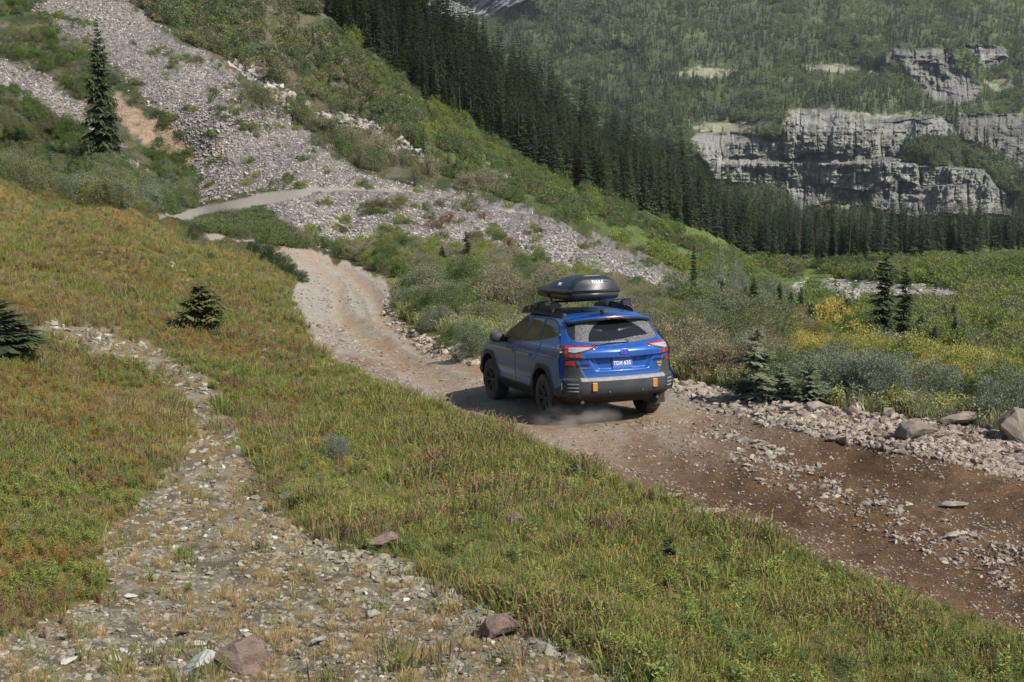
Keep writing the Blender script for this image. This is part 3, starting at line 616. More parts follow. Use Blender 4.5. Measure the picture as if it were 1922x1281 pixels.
def text_mesh(s, size, depth, mat, parent, Mx, name='lettering', bold=0.0, sx=1):
    cu = bpy.data.curves.new(name, 'FONT'); cu.body = s; cu.size = size; cu.extrude = depth; cu.offset = bold; cu.align_x = 'CENTER'; cu.align_y = 'CENTER'
    ob = bpy.data.objects.new(name, cu); COL.objects.link(ob); dg = bpy.context.evaluated_depsgraph_get(); dg.update()
    me = bpy.data.meshes.new_from_object(ob.evaluated_get(dg)); bpy.data.objects.remove(ob)
    me.transform(Matrix.Diagonal((sx, 1, 1, 1))); me.transform(Mx); me.materials.clear(); return link(name, me, mat, parent)

car = bpy.data.objects.new('estate_car', None); COL.objects.link(car); car.matrix_world = CAR_M
tag(car, 'blue estate car with dark cladding driving away along the dirt road', 'car')
body = shell_part('body', (zq == 0), M['paint'], car)
for s in (-1, 1):
    sd_ = (xq < 0) if s < 0 else (xq >= 0)
    d = shell_part('door', (zq == 1) & sd_, M['paint'], car); d2 = shell_part('door', (zq == 2) & sd_, M['paint'], car)
    shell_part('window_trim', (zq == 6) & sd_, M['black'], car)
    puq = (pu2[:-1, :-1] + pu2[1:, 1:]) / 2; pum, pvm = car_px((VF[:-1, :-1] + VF[1:, 1:]) / 2)
    for wz in range(20, 24): shell_part('window', (zq == wz) & sd_, M['glass'], car)
    # door handles: a cup and a bar
    for (yh, par) in ((1.36, d), (.50, d2)):
        bm = MB(); loft(bm, [[(s * (.928 + .030 * (1 if 0 < k < 4 else 0)), yh - .10 + .05 * k, .975 + h) if False else (s * (.925 + .032 * math.sin(math.pi * k / 4)) , yh - .095 + .0475 * k, .985 + h) for h in (-.016, .016)] + [(s * (.912 + .032 * math.sin(math.pi * k / 4)), yh - .095 + .0475 * k, .985 + h) for h in (.016, -.016)] for k in range(5)])
        finish(bm, 'handle', M['paint'], par, True)
    # lamps
    lampsel = (zq == 9) & sd_
    lp = shell_part('tail_lamp', lampsel, M['smoke'], car)
    for P_, nm, mt in ((L_RED1, 'lens', 'red'), (L_RED2, 'lens', 'red'), (L_RED3, 'lens', 'red'), (L_CLR, 'clear_lens', 'clear')):
        shell_part(nm, lampsel & inpoly(P_, pum, pvm), M[mt], lp, .004)
    rq = (yq < -.3) & sd_ & inpoly(REFL, pum, pvm)
    if rq.any(): shell_part('reflector', rq, M['red'], car, .006)
zmid = (VF[:-1, :-1, 2] + VF[1:, 1:, 2]) / 2
tg = shell_part('tailgate', (zq == 3), M['paint'], car)
shell_part('wheel_arch_cladding', (zq == 4), M['clad'], car)
bsel = (zq == 5)
bump = shell_part('rear_bumper', bsel, M['clad'], car); shell_part('bumper_underside', zq == 11, M['under'], bump)
shell_part('bumper_ledge', bsel & (zmid > .69) & (zmid < .742) & (np.abs(xq) < .66), M['ledge'], bump, .003)
rg = shell_part('rear_window', (zq == 8), M['dusty'], car, 0, True)
shell_part('windscreen', (zq == 10), M['glass'], car)
def rear_y(x, z):
    "y of the rear face at height z"
    r = int(np.argmin(np.abs(SHO[:, 0, 2] - z))); c = int(np.argmin(np.abs(SHO[r, :na + nb_, 0] - abs(x)))); return SHO[r, c, 1]
# wiper
bm = MB(); a = (.10, rear_y(.1, 1.235) - .035, 1.235); b_ = (-.44, rear_y(.44, 1.20) - .02, 1.205)
cyl(bm, a, ((a[0] + b_[0]) / 2, a[1] - .012, 1.235), .013, .009, 8); cyl(bm, ((a[0] + b_[0]) / 2, a[1] - .012, 1.235), b_, .009, .005, 8); cyl(bm, (.10, a[1] + .03, 1.235), (.10, a[1] - .012, 1.235), .024, .018, 12)
box(bm, ((a[0] + b_[0]) / 2 - .08, a[1] + .008, 1.218), (.40, .012, .016), Matrix.Rotation(-.06, 3, 'Y'))
finish(bm, 'wiper', M['black'], rg)
# spoiler over the rear glass with the third brake lamp
rings_ = []
for k in range(25):
    x = -.655 + 1.31 * k / 24; e = abs(x) / .655; yb = -.71 + .17 * e ** 2.5; zt = 1.595 - .045 * e ** 2 - .015 * e ** 6
    rings_.append([(x, -.30, zt + .028 - .02 * e), (x, yb + .03, zt + .010), (x, yb, zt - .006), (x, yb + .02, zt - .028), (x, -.44, zt - .045 + .0 * e)])
bm = MB(); loft(bm, rings_); sp = finish(bm, 'spoiler', M['paint'], car, True)
bm = MB(); loft(bm, [[(p[0], p[1] + .008, p[2] - .018) for p in r[2:4]] + [(r[4][0], r[4][1], r[4][2] - .02), (r[3][0], r[3][1] + .05, r[3][2] + .0)] for r in rings_]); finish(bm, 'spoiler_lip', M['black'], sp, True)
bm = MB(); box(bm, (0, -.706, 1.578), (.27, .012, .018)); finish(bm, 'brake_light', M['red'], sp, False, .003)
# plate, badge, names
yp = rear_y(0, .93) - .012
tiltm = Matrix.Rotation(R(90), 4, 'X')
bm = MB(); box(bm, (0, yp, .925), (.315, .008, .155)); pl = finish(bm, 'number_plate', M['plate'], car, False, .003)
text_mesh('TDX', .085, .002, M['white'], pl, Matrix.Translation((-.072, yp - .006, .925)) @ tiltm, 'characters', .001, .85); text_mesh('635', .085, .002, M['white'], pl, Matrix.Translation((.075, yp - .006, .925)) @ tiltm, 'characters', .001, .9)
text_mesh('WASHINGTON', .022, .001, M['white'], pl, Matrix.Translation((0, yp - .006, .925)) @ tiltm, 'characters', 0, 1) if False else None
yb = rear_y(0, 1.10) - .006
bm = MB(); loft(bm, [[(.078 * math.cos(t) * k, yb - h, 1.10 + .042 * math.sin(t) * k) for t in np.linspace(0, 2 * math.pi, 41)[:-1]] for k, h in ((1.0, 0), (1.0, .008), (.86, .010), (.84, .006))]); bd = finish(bm, 'badge', M['chrome'], tg, False)
bm = MB(); loft(bm, [[(.066 * math.cos(t), yb - h, 1.10 + .035 * math.sin(t)) for t in np.linspace(0, 2 * math.pi, 41)[:-1]] for h in (.0, .0065)]); finish(bm, 'badge_field', M['badge'], bd, False)
bm = MB()
for (sx_, sz_, r_) in ((-.034, .008, .013), (.002, .014, .007), (.022, .010, .007), (.008, -.012, .007), (.030, -.008, .007), (-.010, -.008, .006)):
    v_ = []
    for k in range(8):
        t = k * math.pi / 4 + .0; rr_ = r_ * (1.25 if k % 2 == 0 else .35); v_.append(bm.verts.new((sx_ + rr_ * math.cos(t), yb - .0085, 1.10 + sz_ + rr_ * math.sin(t))))
    bm.faces.new(v_)
finish(bm, 'star_marks', M['chrome'], bd)
text_mesh('SUBARU', .047, .003, M['black'], tg, Matrix.Translation((-.60, rear_y(.60, .93) - .008, .925)) @ Matrix.Rotation(R(-14), 4, 'Z') @ tiltm, 'lettering', .0, 1.1)
text_mesh('SYMMETRICAL AWD', .02, .002, M['gold'], tg, Matrix.Translation((-.58, rear_y(.58, .88) - .008, .88)) @ Matrix.Rotation(R(-14), 4, 'Z') @ tiltm, 'lettering', .0, .8)
text_mesh('OUTBACK', .045, .003, M['black'], tg, Matrix.Translation((.60, rear_y(.60, .95) - .008, .945)) @ Matrix.Rotation(R(14), 4, 'Z') @ tiltm, 'lettering', .0, 1.05)
bm = MB(); yb2 = rear_y(.60, .87) - .016; loft(bm, [[(.60 + x, y, .875 + z) for x, z in ((-.036, .032), (.036, .032), (.036, -.005), (.018, -.034), (-.018, -.034), (-.036, -.005))] for y in (yb2, yb2 + .012)]); sh_ = finish(bm, 'shield_badge', M['gold'], tg)
bm = MB(); loft(bm, [[(.60 + x, y, .875 + z) for x, z in ((-.034, .008), (.034, .008), (.034, -.006), (-.034, -.006))] for y in (yb2 - .002, yb2)]); finish(bm, 'badge_stripe', M['black'], sh_)
# bumper fittings
for s in (-1, 1):
    for k in range(3):
        zc = .655 - k * .052; bm = MB(); yv = rear_y(.80, zc)
        loft(bm, [[(s * (.70 + .13 * j / 4), rear_y(.70 + .13 * j / 4, zc) - e_ + .006, zc + h) for h, e_ in ((-.008, .019), (.008, .019), (.008, .0), (-.008, .0))] for j in range(5)])
        finish(bm, 'bumper_slot', M['ledge'], bump)
    ym = rear_y(.475, .61) - .004
    bm = MB(); box(bm, (s * .475, ym, .61), (.075, .022, .125)); finish(bm, 'recovery_cover', M['amber'], bump, False, .006)
    bm = MB(); cyl(bm, (s * .26, ym - .035, .53), (s * .26, ym + .02, .53), .011, .011, 12); finish(bm, 'parking_sensor', M['silver'], bump)
# lower rear: diffuser and underside
bm = MB(); prof = [(-.80, .42), (-.62, .36), (-.52, .42), (-.34, .36), (-.22, .40), (.22, .41), (.34, .36), (.5, .42), (.62, .36), (.80, .42)]
loft(bm, [[(x, -1.01 + .2 * x * x, .49), (x, -.96 + .2 * x * x, z + .055), (x, -.60, .37), (x, -.55, .49)] for x, z in prof]); finish(bm, 'diffuser', M['under'], car)
bm = MB(); box(bm, (0, 1.6, .36), (1.50, 4.0, .16)); box(bm, (0, -.25, .45), (1.30, .7, .2)); cyl(bm, (-.8, 0, .362), (.8, 0, .362), .045); cyl(bm, (-.45, -.35, .35), (.5, -.38, .35), .07); box(bm, (0, .2, .33), (.8, .4, .1)); finish(bm, 'underbody', M['under'], car)
for s in (-1, 1):
    bm = MB(); cyl(bm, (s * .60, -.6, .385), (s * .60, -.86, .37), .024, .026, 20); finish(bm, 'exhaust_tip', M['silver'], car)
# inner arches
for s in (-1, 1):
    for yc in (0, 2.745):
        bm = MB(); A = [math.radians(a) for a in range(-20, 201, 8)]
        outer = [bm.verts.new((s * .905, yc + .46 * math.cos(a), .375 + .46 * math.sin(a))) for a in A]; inner = [bm.verts.new((s * .55, yc + .46 * math.cos(a), .375 + .46 * math.sin(a))) for a in A]
        for i in range(len(A) - 1): bm.faces.new((outer[i], outer[i + 1], inner[i + 1], inner[i]))
        bm.faces.new(inner); finish(bm, 'wheel_well', M['under'], car, False)
    bm = MB(); loft(bm, [[(s * .90, -.43, .50), (s * .90, -.46, .22), (s * .66, -.46, .22), (s * .66, -.43, .50)], [(s * .90, -.45, .50), (s * .90, -.475, .22), (s * .66, -.475, .22), (s * .66, -.45, .50)]]); finish(bm, 'mud_flap', M['under'], car)
# door mirrors
for s in (-1, 1):
    bm = MB(); c0 = Vector((s * 1.0, 1.98, 1.16)); rr2 = []
    for k in range(9):
        t = k / 8; yk = -.075 + .16 * t; sc = [1.0, 1.03, 1.03, 1.0, .94, .84, .7, .5, .2][k]
        rr2.append([(c0.x + s * .02 * t + .112 * sc * np.sign(math.cos(a)) * abs(math.cos(a)) ** .55, c0.y + yk, c0.z + .078 * sc * np.sign(math.sin(a)) * abs(math.sin(a)) ** .6 + .01 * (s * math.cos(a))) for a in np.linspace(0, 2 * math.pi, 33)[:-1]])
    loft(bm, rr2); mi = finish(bm, 'wing_mirror', M['clad'], car, True)
    bm = MB(); loft(bm, [[(s * .88, 2.00, 1.11), (s * .88, 2.08, 1.11), (s * .88, 2.08, 1.15), (s * .88, 2.00, 1.15)], [(s * .98, 1.99, 1.08), (s * .98, 2.06, 1.08), (s * .98, 2.06, 1.13), (s * .98, 1.99, 1.13)]]); finish(bm, 'mirror_arm', M['black'], mi)
# wheels: shared meshes
def tyre_bm():
    bm = MB(); prof = [(-.100, .215), (-.113, .25), (-.116, .30), (-.108, .345), (-.09, .360), (-.06, .364), (.06, .364), (.09, .360), (.108, .345), (.116, .30), (.113, .25), (.100, .215)]
    n = 96; rr_ = []
    for i in range(n):
        a = 2 * math.pi * i / n; lug = .008 if i % 4 < 2 else 0
        rr_.append([bm.verts.new((x, (r - (lug if r > .35 else lug * .5 if r > .34 else 0)) * math.cos(a), (r - (lug if r > .35 else 0)) * math.sin(a))) for x, r in prof])
    for i in range(n):
        for j in range(len(prof) - 1): bm.faces.new((rr_[i][j], rr_[i][j + 1], rr_[(i + 1) % n][j + 1], rr_[(i + 1) % n][j]))
    return bm
def rim_bm(s):
    bm = MB(); n = 64
    def lathe(prof):
        rr_ = [[bm.verts.new((s * x, r * math.cos(2 * math.pi * i / n), r * math.sin(2 * math.pi * i / n))) for x, r in prof] for i in range(n)]
        for i in range(n):
            for j in range(len(prof) - 1): bm.faces.new((rr_[i][j], rr_[i][j + 1], rr_[(i + 1) % n][j + 1], rr_[(i + 1) % n][j]))
    lathe([(.098, .225), (.108, .218), (.104, .200), (.05, .195), (-.06, .190), (-.09, .215)]); lathe([(.02, .19), (.018, .0)]); lathe([(.088, 0.0005), (.088, .03), (.075, .036), (.03, .040)])
    for k in range(6):
        a = 2 * math.pi * k / 6
        for da in (-.13, .13):
            c1 = a + da * .4; c2 = a + da
            p = [(x, r * math.cos(t), r * math.sin(t)) for (x, r, t) in ((s * .078, .03, c1), (s * .095, .205, c2))]
            cyl(bm, p[0], p[1], .019, .016, 6)
    return bm
for s in (-1, 1):
    tm = rmz = None
    for yc in (0, 2.745):
        wh = bpy.data.objects.new('wheel', None); COL.objects.link(wh); wh.parent = car; wh.location = (s * .80, yc, .362)
        if yc > 1: wh.rotation_euler = (0, 0, R(3))
        bm = tyre_bm(); bmesh.ops.rotate(bm, verts=bm.verts, cent=(0, 0, 0), matrix=Matrix.Rotation(random.random(), 3, 'X')); finish(bm, 'tyre', M['tyre'], wh, False)
        bm = rim_bm(s); finish(bm, 'rim', M['rim'], wh, False)
# roof rails, crossbars, fin
for s in (-1, 1):
    bm = MB(); rg_ = []
    for k in range(29):
        t = k / 28; y = -.20 + 1.80 * t; top = 1.60 + .115 * math.sin(math.pi * np.clip(t * 1.0, 0, 1)) ** .42 + .02 * t; base = 1.565 + .03 * math.sin(math.pi * t); xo = -.06 * (1 - t) ** 2 - .02
        mid = 1 if .16 < t < .84 else 0
        rg_.append([(s * (.705 + xo), y, base), (s * (.675 + xo), y, top), (s * (.625 + xo), y, top + .006), (s * (.60 + xo), y, base + .03)])
    loft(bm, rg_); rl = finish(bm, 'roof_rail', M['clad'], car, False)
    for y in (.10, 1.16):
        bm = MB(); loft(bm, [[(s * (.668 + y * .02) + e, y - .02, 1.65), (s * (.668 + y * .02) + e, y + .02, 1.65), (s * (.648 + y * .02) + e, y + .02, 1.70), (s * (.648 + y * .02) + e, y - .02, 1.70)] for e in (-.008, .004)]); finish(bm, 'rail_cap', M['amber'], rl)
    # dark plate put in for the shade of the gap between rail and roof
    bm = MB(); loft(bm, [[(s * .668 + e, .28, 1.645), (s * .680 + e, .98, 1.655), (s * .668 + e, .92, 1.685), (s * .656 + e, .32, 1.678)] for e in (-.004, .003)]); finish(bm, 'rail_gap_shade', M['under'], rl)
for y in (.20, .90):
    bm = MB(); z0 = 1.795 - (.03 if y > .5 else 0)
    loft(bm, [[(x, y - .042, z0), (x, y - .02, z0 + .014), (x, y + .02, z0 + .014), (x, y + .042, z0), (x, y + .02, z0 - .010), (x, y - .02, z0 - .010)] for x in (-.715, -.705, .70, .71)]); cb = finish(bm, 'crossbar', M['silver'], car, False)
    for s in (-1, 1):
        bm = MB(); loft(bm, [[(s * (.60 + a), y - b, z - (.03 if y > .5 else 0)) for a, b in ((-.09 * k, -.05), (.06, -.05), (.06, .05), (-.09 * k, .05))] for z, k in ((1.68, .6), (1.735, 1.0), (1.765, .9), (1.785, .5))]); finish(bm, 'bar_foot', M['black'], cb)
bm = MB(); loft(bm, [[(x * k, -.30 + h * 1.1 + y * k2, 1.60 + h) for x, y in ((-.022, -.06), (.022, -.06), (.012, .12), (-.012, .12))] for h, k, k2 in ((0, 1, 1), (.035, .7, .7), (.07, .25, .35))]); finish(bm, 'roof_fin', M['black'], car)

# ------------------------------------------------------------------ the roof box
rbx = bpy.data.objects.new('roof_box', None); COL.objects.link(rbx); rbx.matrix_world = CAR_M @ Matrix.Translation((-.13, .0, 1.805))
tag(rbx, 'black hard shell roof box clamped on the crossbars of the blue car', 'roof box')
BYR, BYF, BW = -.40, 1.55, .425
def box_section(y, lower):
    "cross-section of the box at station y (rear -> front)"
    t = (y - BYR) / (BYF - BYR)
    wd = BW * (1 - .02 * (1 - t)) * (1 - max(0, (t - .45) / .55) ** 2.2 * .42) * min(1, (.30 + 1.2 * (min(t, .06) / .06) ** .5 * .6))
    wd = BW * (min(1, .90 + .10 * min(1, t / .05)) - max(0, (t - .40) / .60) ** 2.0 * .38)
    top = .385 * min(1, .86 + .14 * (min(t, .10) / .10) ** .6) - max(0, (t - .22) / .78) ** 1.7 * .27
    return wd, top
NY = 60; NXX = 48
for nm in ('lid', 'base'):
    bm = MB(); rr_ = []
    for i in range(NY):
        t = i / (NY - 1); tt_ = .5 - .5 * math.cos(math.pi * t) if False else t ** 1.0
        y = BYR + (BYF - BYR) * tt_; wd, top = box_section(y, 0); zs = .135
        if nm == 'lid':
            pts = []
            for j in range(NXX):
                a = math.pi * j / (NXX - 1); ca, sa = math.cos(a), math.sin(a)
                x = wd * np.sign(ca) * abs(ca) ** .50 * (1 - .10 * sa ** 2 * 0); z = zs + (top - zs) * sa ** .60
                # raised side panels and the central spine
                x *= 1 - .17 * sstep(0, 1, (z - zs) / (top - zs + 1e-6)); z += .012 * sstep(.42, .38, abs(x) / max(wd, .01)) * (t > .02) * sstep(.3, .6, sa)
                pts.append((x, y, z))
            pts = [(-wd - .012, y, zs)] + pts[::-1] + [(wd + .012, y, zs)] if False else pts
            # flange: the wide lip of the lid
            pts = [(wd + .018, y, zs - .005), (wd + .020, y, zs + .03), (wd + .002, y, zs + .045)] + pts[1:-1] + [(-wd - .002, y, zs + .045), (-wd - .020, y, zs + .03), (-wd - .018, y, zs - .005)]
        else:
            bt = .02 + .045 * max(0, (t - .75) / .25) ** 1.5 + .05 * max(0, 1 - t / .08)
            pts = [(wd, y, zs - .004), (wd * .93, y, bt + .02), (wd * .80, y, bt), (-wd * .80, y, bt), (-wd * .93, y, bt + .02), (-wd, y, zs - .004)]
        rr_.append(pts)
    loft(bm, rr_)
    # round the tail: pull the rear rings in
    finish(bm, nm, M['box'] if nm == 'lid' else M['black'], rbx, True, 0)
lid = [o for o in rbx.children if o.name.startswith('lid')][0]
for me_ in [o.data for o in rbx.children]:
    for v in me_.vertices:      # plan corners of the tail and bulge of the tail face
        t = (v.co.y - BYR) / (BYF - BYR); e = abs(v.co.x) / BW
        if t < .02: v.co.y += .10 * e ** 4 + .16 * max(0, (v.co.z - .17) / .22) ** 2 * (1 if v.co.z > .17 else 0)
        elif t < .10: v.co.y += (.10 * e ** 4 + .16 * max(0, (v.co.z - .17) / .22) ** 2) * (1 - (t - .02) / .08 * 1.0) * .98
from mathutils.bvhtree import BVHTree
lid.data.update(); lbvh = BVHTree.FromPolygons([v.co.copy() for v in lid.data.vertices], [list(p.vertices) for p in lid.data.polygons])
def conform(o, d, base):
    "press lettering onto the shell along direction d; base is its back plane along d"
    d = Vector(d).normalized()
    for v in o.data.vertices:
        lift = (v.co - Vector(base)).dot(-d); st = v.co - d * .6; hit = lbvh.ray_cast(st, d, 2.0)
        if hit[0] is not None: v.co = hit[0] - d * (.003 if lift > 0 else -.002)
t1 = text_mesh('THULE', .058, .002, M['white'], lid, Matrix.Translation((.03, BYR - .1, .295)) @ tiltm, 'lettering', .0015, 1.05); conform(t1, (0, 1, 0), (0, BYR - .1, 0))
t2 = text_mesh('THULE', .058, .002, M['white'], lid, Matrix.Translation((-.6, .22, .265)) @ Matrix.Rotation(R(-90), 4, 'Z') @ tiltm, 'lettering', .0015, 1.0); conform(t2, (1, 0, 0), (-.6, 0, 0))
bm = MB(); pp = []
for k in range(9):
    y = .62 + .80 * k / 8; wd = box_section(y, 0)[0] + .002; pp.append([(-wd - .02, y, .055), (-wd - .024, y, .125), (-wd + .02, y, .125), (-wd + .03, y, .055)])
loft(bm, pp); finish(bm, 'side_panel', M['clad'], rbx, False, .004)
for s in (-1, 1):
    for y in (.20, .90):
        bm = MB(); cyl(bm, (s * .27, y, .045), (s * .27, y, -.045), .022, .018, 12); finish(bm, 'clamp', M['black'], rbx)
# ------------------------------------------------------------------ plants: shapes
def leaf_mat(name, col, col2=None, var=.35, trans=.28, rough=.7):
    "foliage: base colour times the per-leaf tint, varied from plant to plant; some light passes through"
    m, nt, b = new_mat(name); col2 = col2 or tuple(c * .75 for c in col)
    oi = node(nt, 'ShaderNodeObjectInfo'); mx = node(nt, 'ShaderNodeMix', data_type='RGBA'); mx.inputs[6].default_value = (*col, 1); mx.inputs[7].default_value = (*col2, 1)
    nt.links.new(oi.outputs['Random'], mx.inputs[0])
    at = node(nt, 'ShaderNodeVertexColor', layer_name='tint'); mu = node(nt, 'ShaderNodeVectorMath', operation='MULTIPLY'); nt.links.new(mx.outputs[2], mu.inputs[0]); nt.links.new(at.outputs[0], mu.inputs[1])
    nt.links.new(mu.outputs[0], b.inputs['Base Color']); b.inputs['Roughness'].default_value = rough; b.inputs['Specular IOR Level'].default_value = .25
    tr = node(nt, 'ShaderNodeBsdfTranslucent'); nt.links.new(mu.outputs[0], tr.inputs[0]); ms = node(nt, 'ShaderNodeMixShader'); ms.inputs[0].default_value = trans
    nt.links.new(b.outputs[0], ms.inputs[1]); nt.links.new(tr.outputs[0], ms.inputs[2]); nt.links.new(ms.outputs[0], nt.nodes['Material Output'].inputs[0]); return m
BARK = pbr('grey brown bark', (.09, .07, .055), .9, 0, 0, .2, .3, (.16, .14, .12), 8)
def kites(base, tip, side, width, droop=None, tint=None):
    "flat leaf-shaped quads from base to tip, widest at 40 per cent"
    base = np.asarray(base, float); tip = np.asarray(tip, float); mid = base + (tip - base) * .42
    sd = side / (np.linalg.norm(side, axis=-1, keepdims=True) + 1e-9) * np.asarray(width)[..., None] * .5
    V = np.stack([base, mid + sd, tip, mid - sd], 1).reshape(-1, 3); n = len(base)
    Fq = np.arange(n * 4).reshape(n, 4); Ct = np.repeat(tint if tint is not None else np.ones((n, 3)), 4, 0); return V, Fq, Ct
def leafmesh(name, parts):
    V = []; Fs = []; Cs = []; o = 0
    for v, f, c in parts: V.append(v); Fs.append(f + o); Cs.append(c); o += len(v)
    return npmesh(name, np.concatenate(V), np.concatenate(Fs), False, np.concatenate(Cs))
def tint_rand(r, n, lo=.6, hi=1.25, hue=.08):
    t = r.uniform(lo, hi, (n, 1)) * np.ones((1, 3)); return t * (1 + r.uniform(-hue, hue, (n, 3)))
def conifer_crown(name, seed, whorls=26, per=7, sprays=1, wid=.20, base=.06, ragged=.25, full=.85, droop=.35):
    "unit-height spruce crown: whorls of drooping branches with side sprays; wid is the crown radius at the foot"
    r = np.random.default_rng(seed); parts = []; B = []; T = []; S = []; W = []; C_ = []
    for k in range(whorls):
        h = base + (1 - base) * (max(0, k + r.uniform(-.3, .3)) / whorls) ** .92; h = min(max(h, base), .985); rel = (1 - h) / (1 - base)
        n = max(3, int(per * (.6 + .5 * rel) + r.uniform(0, 1)))
        for i in range(n):
            if r.uniform() < .06: continue
            a = r.uniform(0, 2 * math.pi); L = wid * (rel ** full) * r.uniform(1 - ragged * 1.6, 1 + ragged * .5) + .012
            d = np.array([math.cos(a), math.sin(a), 0]); up = .25 * (1 - rel) - droop * rel; b0 = np.array([0, 0, h]); t0 = b0 + d * L + np.array([0, 0, up * L + r.uniform(-.08, .06) * L])
            sd = np.array([-d[1], d[0], 0]); B.append(b0); T.append(t0); S.append(sd if sprays else sd * .4 + np.array([0, 0, 1])); W.append(L * .30 + .006 if sprays else L * .55 + .05); tn = r.uniform(.65, 1.2); C_.append([tn, tn, tn * .95])
            for j in range(sprays):
                f = (j + .6) / (sprays + .35); pb = b0 + (t0 - b0) * f; ll = L * (.55 - .30 * f) + .004
                for sg in (-1, 1):
                    dd = d * .75 + sg * sd * .8; dd /= np.linalg.norm(dd); tp = pb + dd * ll + np.array([0, 0, -ll * r.uniform(.15, .55)])
                    B.append(pb); T.append(tp); S.append(np.cross(dd, [0, 0, 1]) + np.array([0, 0, r.uniform(-.5, .5)])); W.append(ll * .42 + .003); tn = r.uniform(.6, 1.3); C_.append([tn, tn, tn * .93])
    v = kites(np.array(B), np.array(T), np.array(S), np.array(W), tint=np.array(C_))
    return leafmesh(name, [v])
def trunk_mesh(name, r0=.012, h=1.0, n=7, seg=6, bend=.004, seed=0, dead=0):
    r = np.random.default_rng(seed); bm = MB(); rr_ = []
    for k in range(seg + 1):
        t = k / seg; ra = r0 * (1 - t * .9); cx, cy = r.uniform(-bend, bend, 2)
        rr_.append([(cx + ra * math.cos(a), cy + ra * math.sin(a), t * h - .01) for a in np.linspace(0, 2 * math.pi, n + 1)[:-1]])
    loft(bm, rr_)
    for _ in range(dead):
        z = r.uniform(.1, .9) * h; a = r.uniform(0, 6.28); L = .05 * (1.1 - z); cyl(bm, (0, 0, z), (L * math.cos(a), L * math.sin(a), z + r.uniform(-.02, .02)), .002, .0006, 3)
    bmesh.ops.recalc_face_normals(bm, faces=bm.faces); me = bpy.data.meshes.new(name); bm.to_mesh(me); bm.free(); return me
def bush_foliage(name, seed, nclump=40, nleaf=60, leaf=.035, flat=.9, spread=.5, up=.3, shape='dome', tl=(.55, 1.3)):
    "leaves in clumps through the volume of a dome (unit height)"
    r = np.random.default_rng(seed); ctr = []
    while len(ctr) < nclump:
        p = r.uniform(-1, 1, 3); p[2] = r.uniform(.05, 1)
        rad = math.sqrt(p[0] ** 2 + p[1] ** 2 + (p[2] * .95) ** 2)
        if rad < 1 and rad > .35 * r.uniform(0, 1.6): ctr.append([p[0] * spread, p[1] * spread, p[2] * flat])
    ctr = np.array(ctr); n = nclump * nleaf; ci = np.repeat(np.arange(nclump), nleaf)
    sz = r.uniform(.07, .17, nclump)[ci]; g = r.normal(0, 1, (n, 3)); P = ctr[ci] + g * sz[:, None] * np.array([.8, .8, .7]) * .7; P[:, 2] = np.maximum(P[:, 2], .01)
    d = g / (np.linalg.norm(g, axis=1, keepdims=True) + 1e-6) + r.normal(0, .5, (n, 3)) + np.array([0, 0, up]); d /= np.linalg.norm(d, axis=1, keepdims=True)
    L = leaf * r.uniform(.6, 1.4, n); tip = P + d * L[:, None]; sd = np.cross(d, r.normal(0, 1, (n, 3)))
    ct = r.uniform(.75, 1.2, (nclump, 1))[ci]; return leafmesh(name, [kites(P, tip, sd, L * .45, tint=tint_rand(r, n, *tl) * ct)])
def stems_mesh(name, seed, n=14, spread=.42, h=.85, r0=.012):
    r = np.random.default_rng(seed); bm = MB()
    for _ in range(n):
        a = r.uniform(0, 6.28); q = r.uniform(.2, 1) * spread; m_ = (q * .35 * math.cos(a), q * .35 * math.sin(a), h * .45); t = (q * math.cos(a) + r.uniform(-.05, .05), q * math.sin(a), h * r.uniform(.6, 1))
        cyl(bm, (r.uniform(-.03, .03), r.uniform(-.03, .03), -.03), m_, r0, r0 * .7, 4); cyl(bm, m_, t, r0 * .7, r0 * .25, 4)
    me = bpy.data.meshes.new(name); bm.to_mesh(me); bm.free(); return me
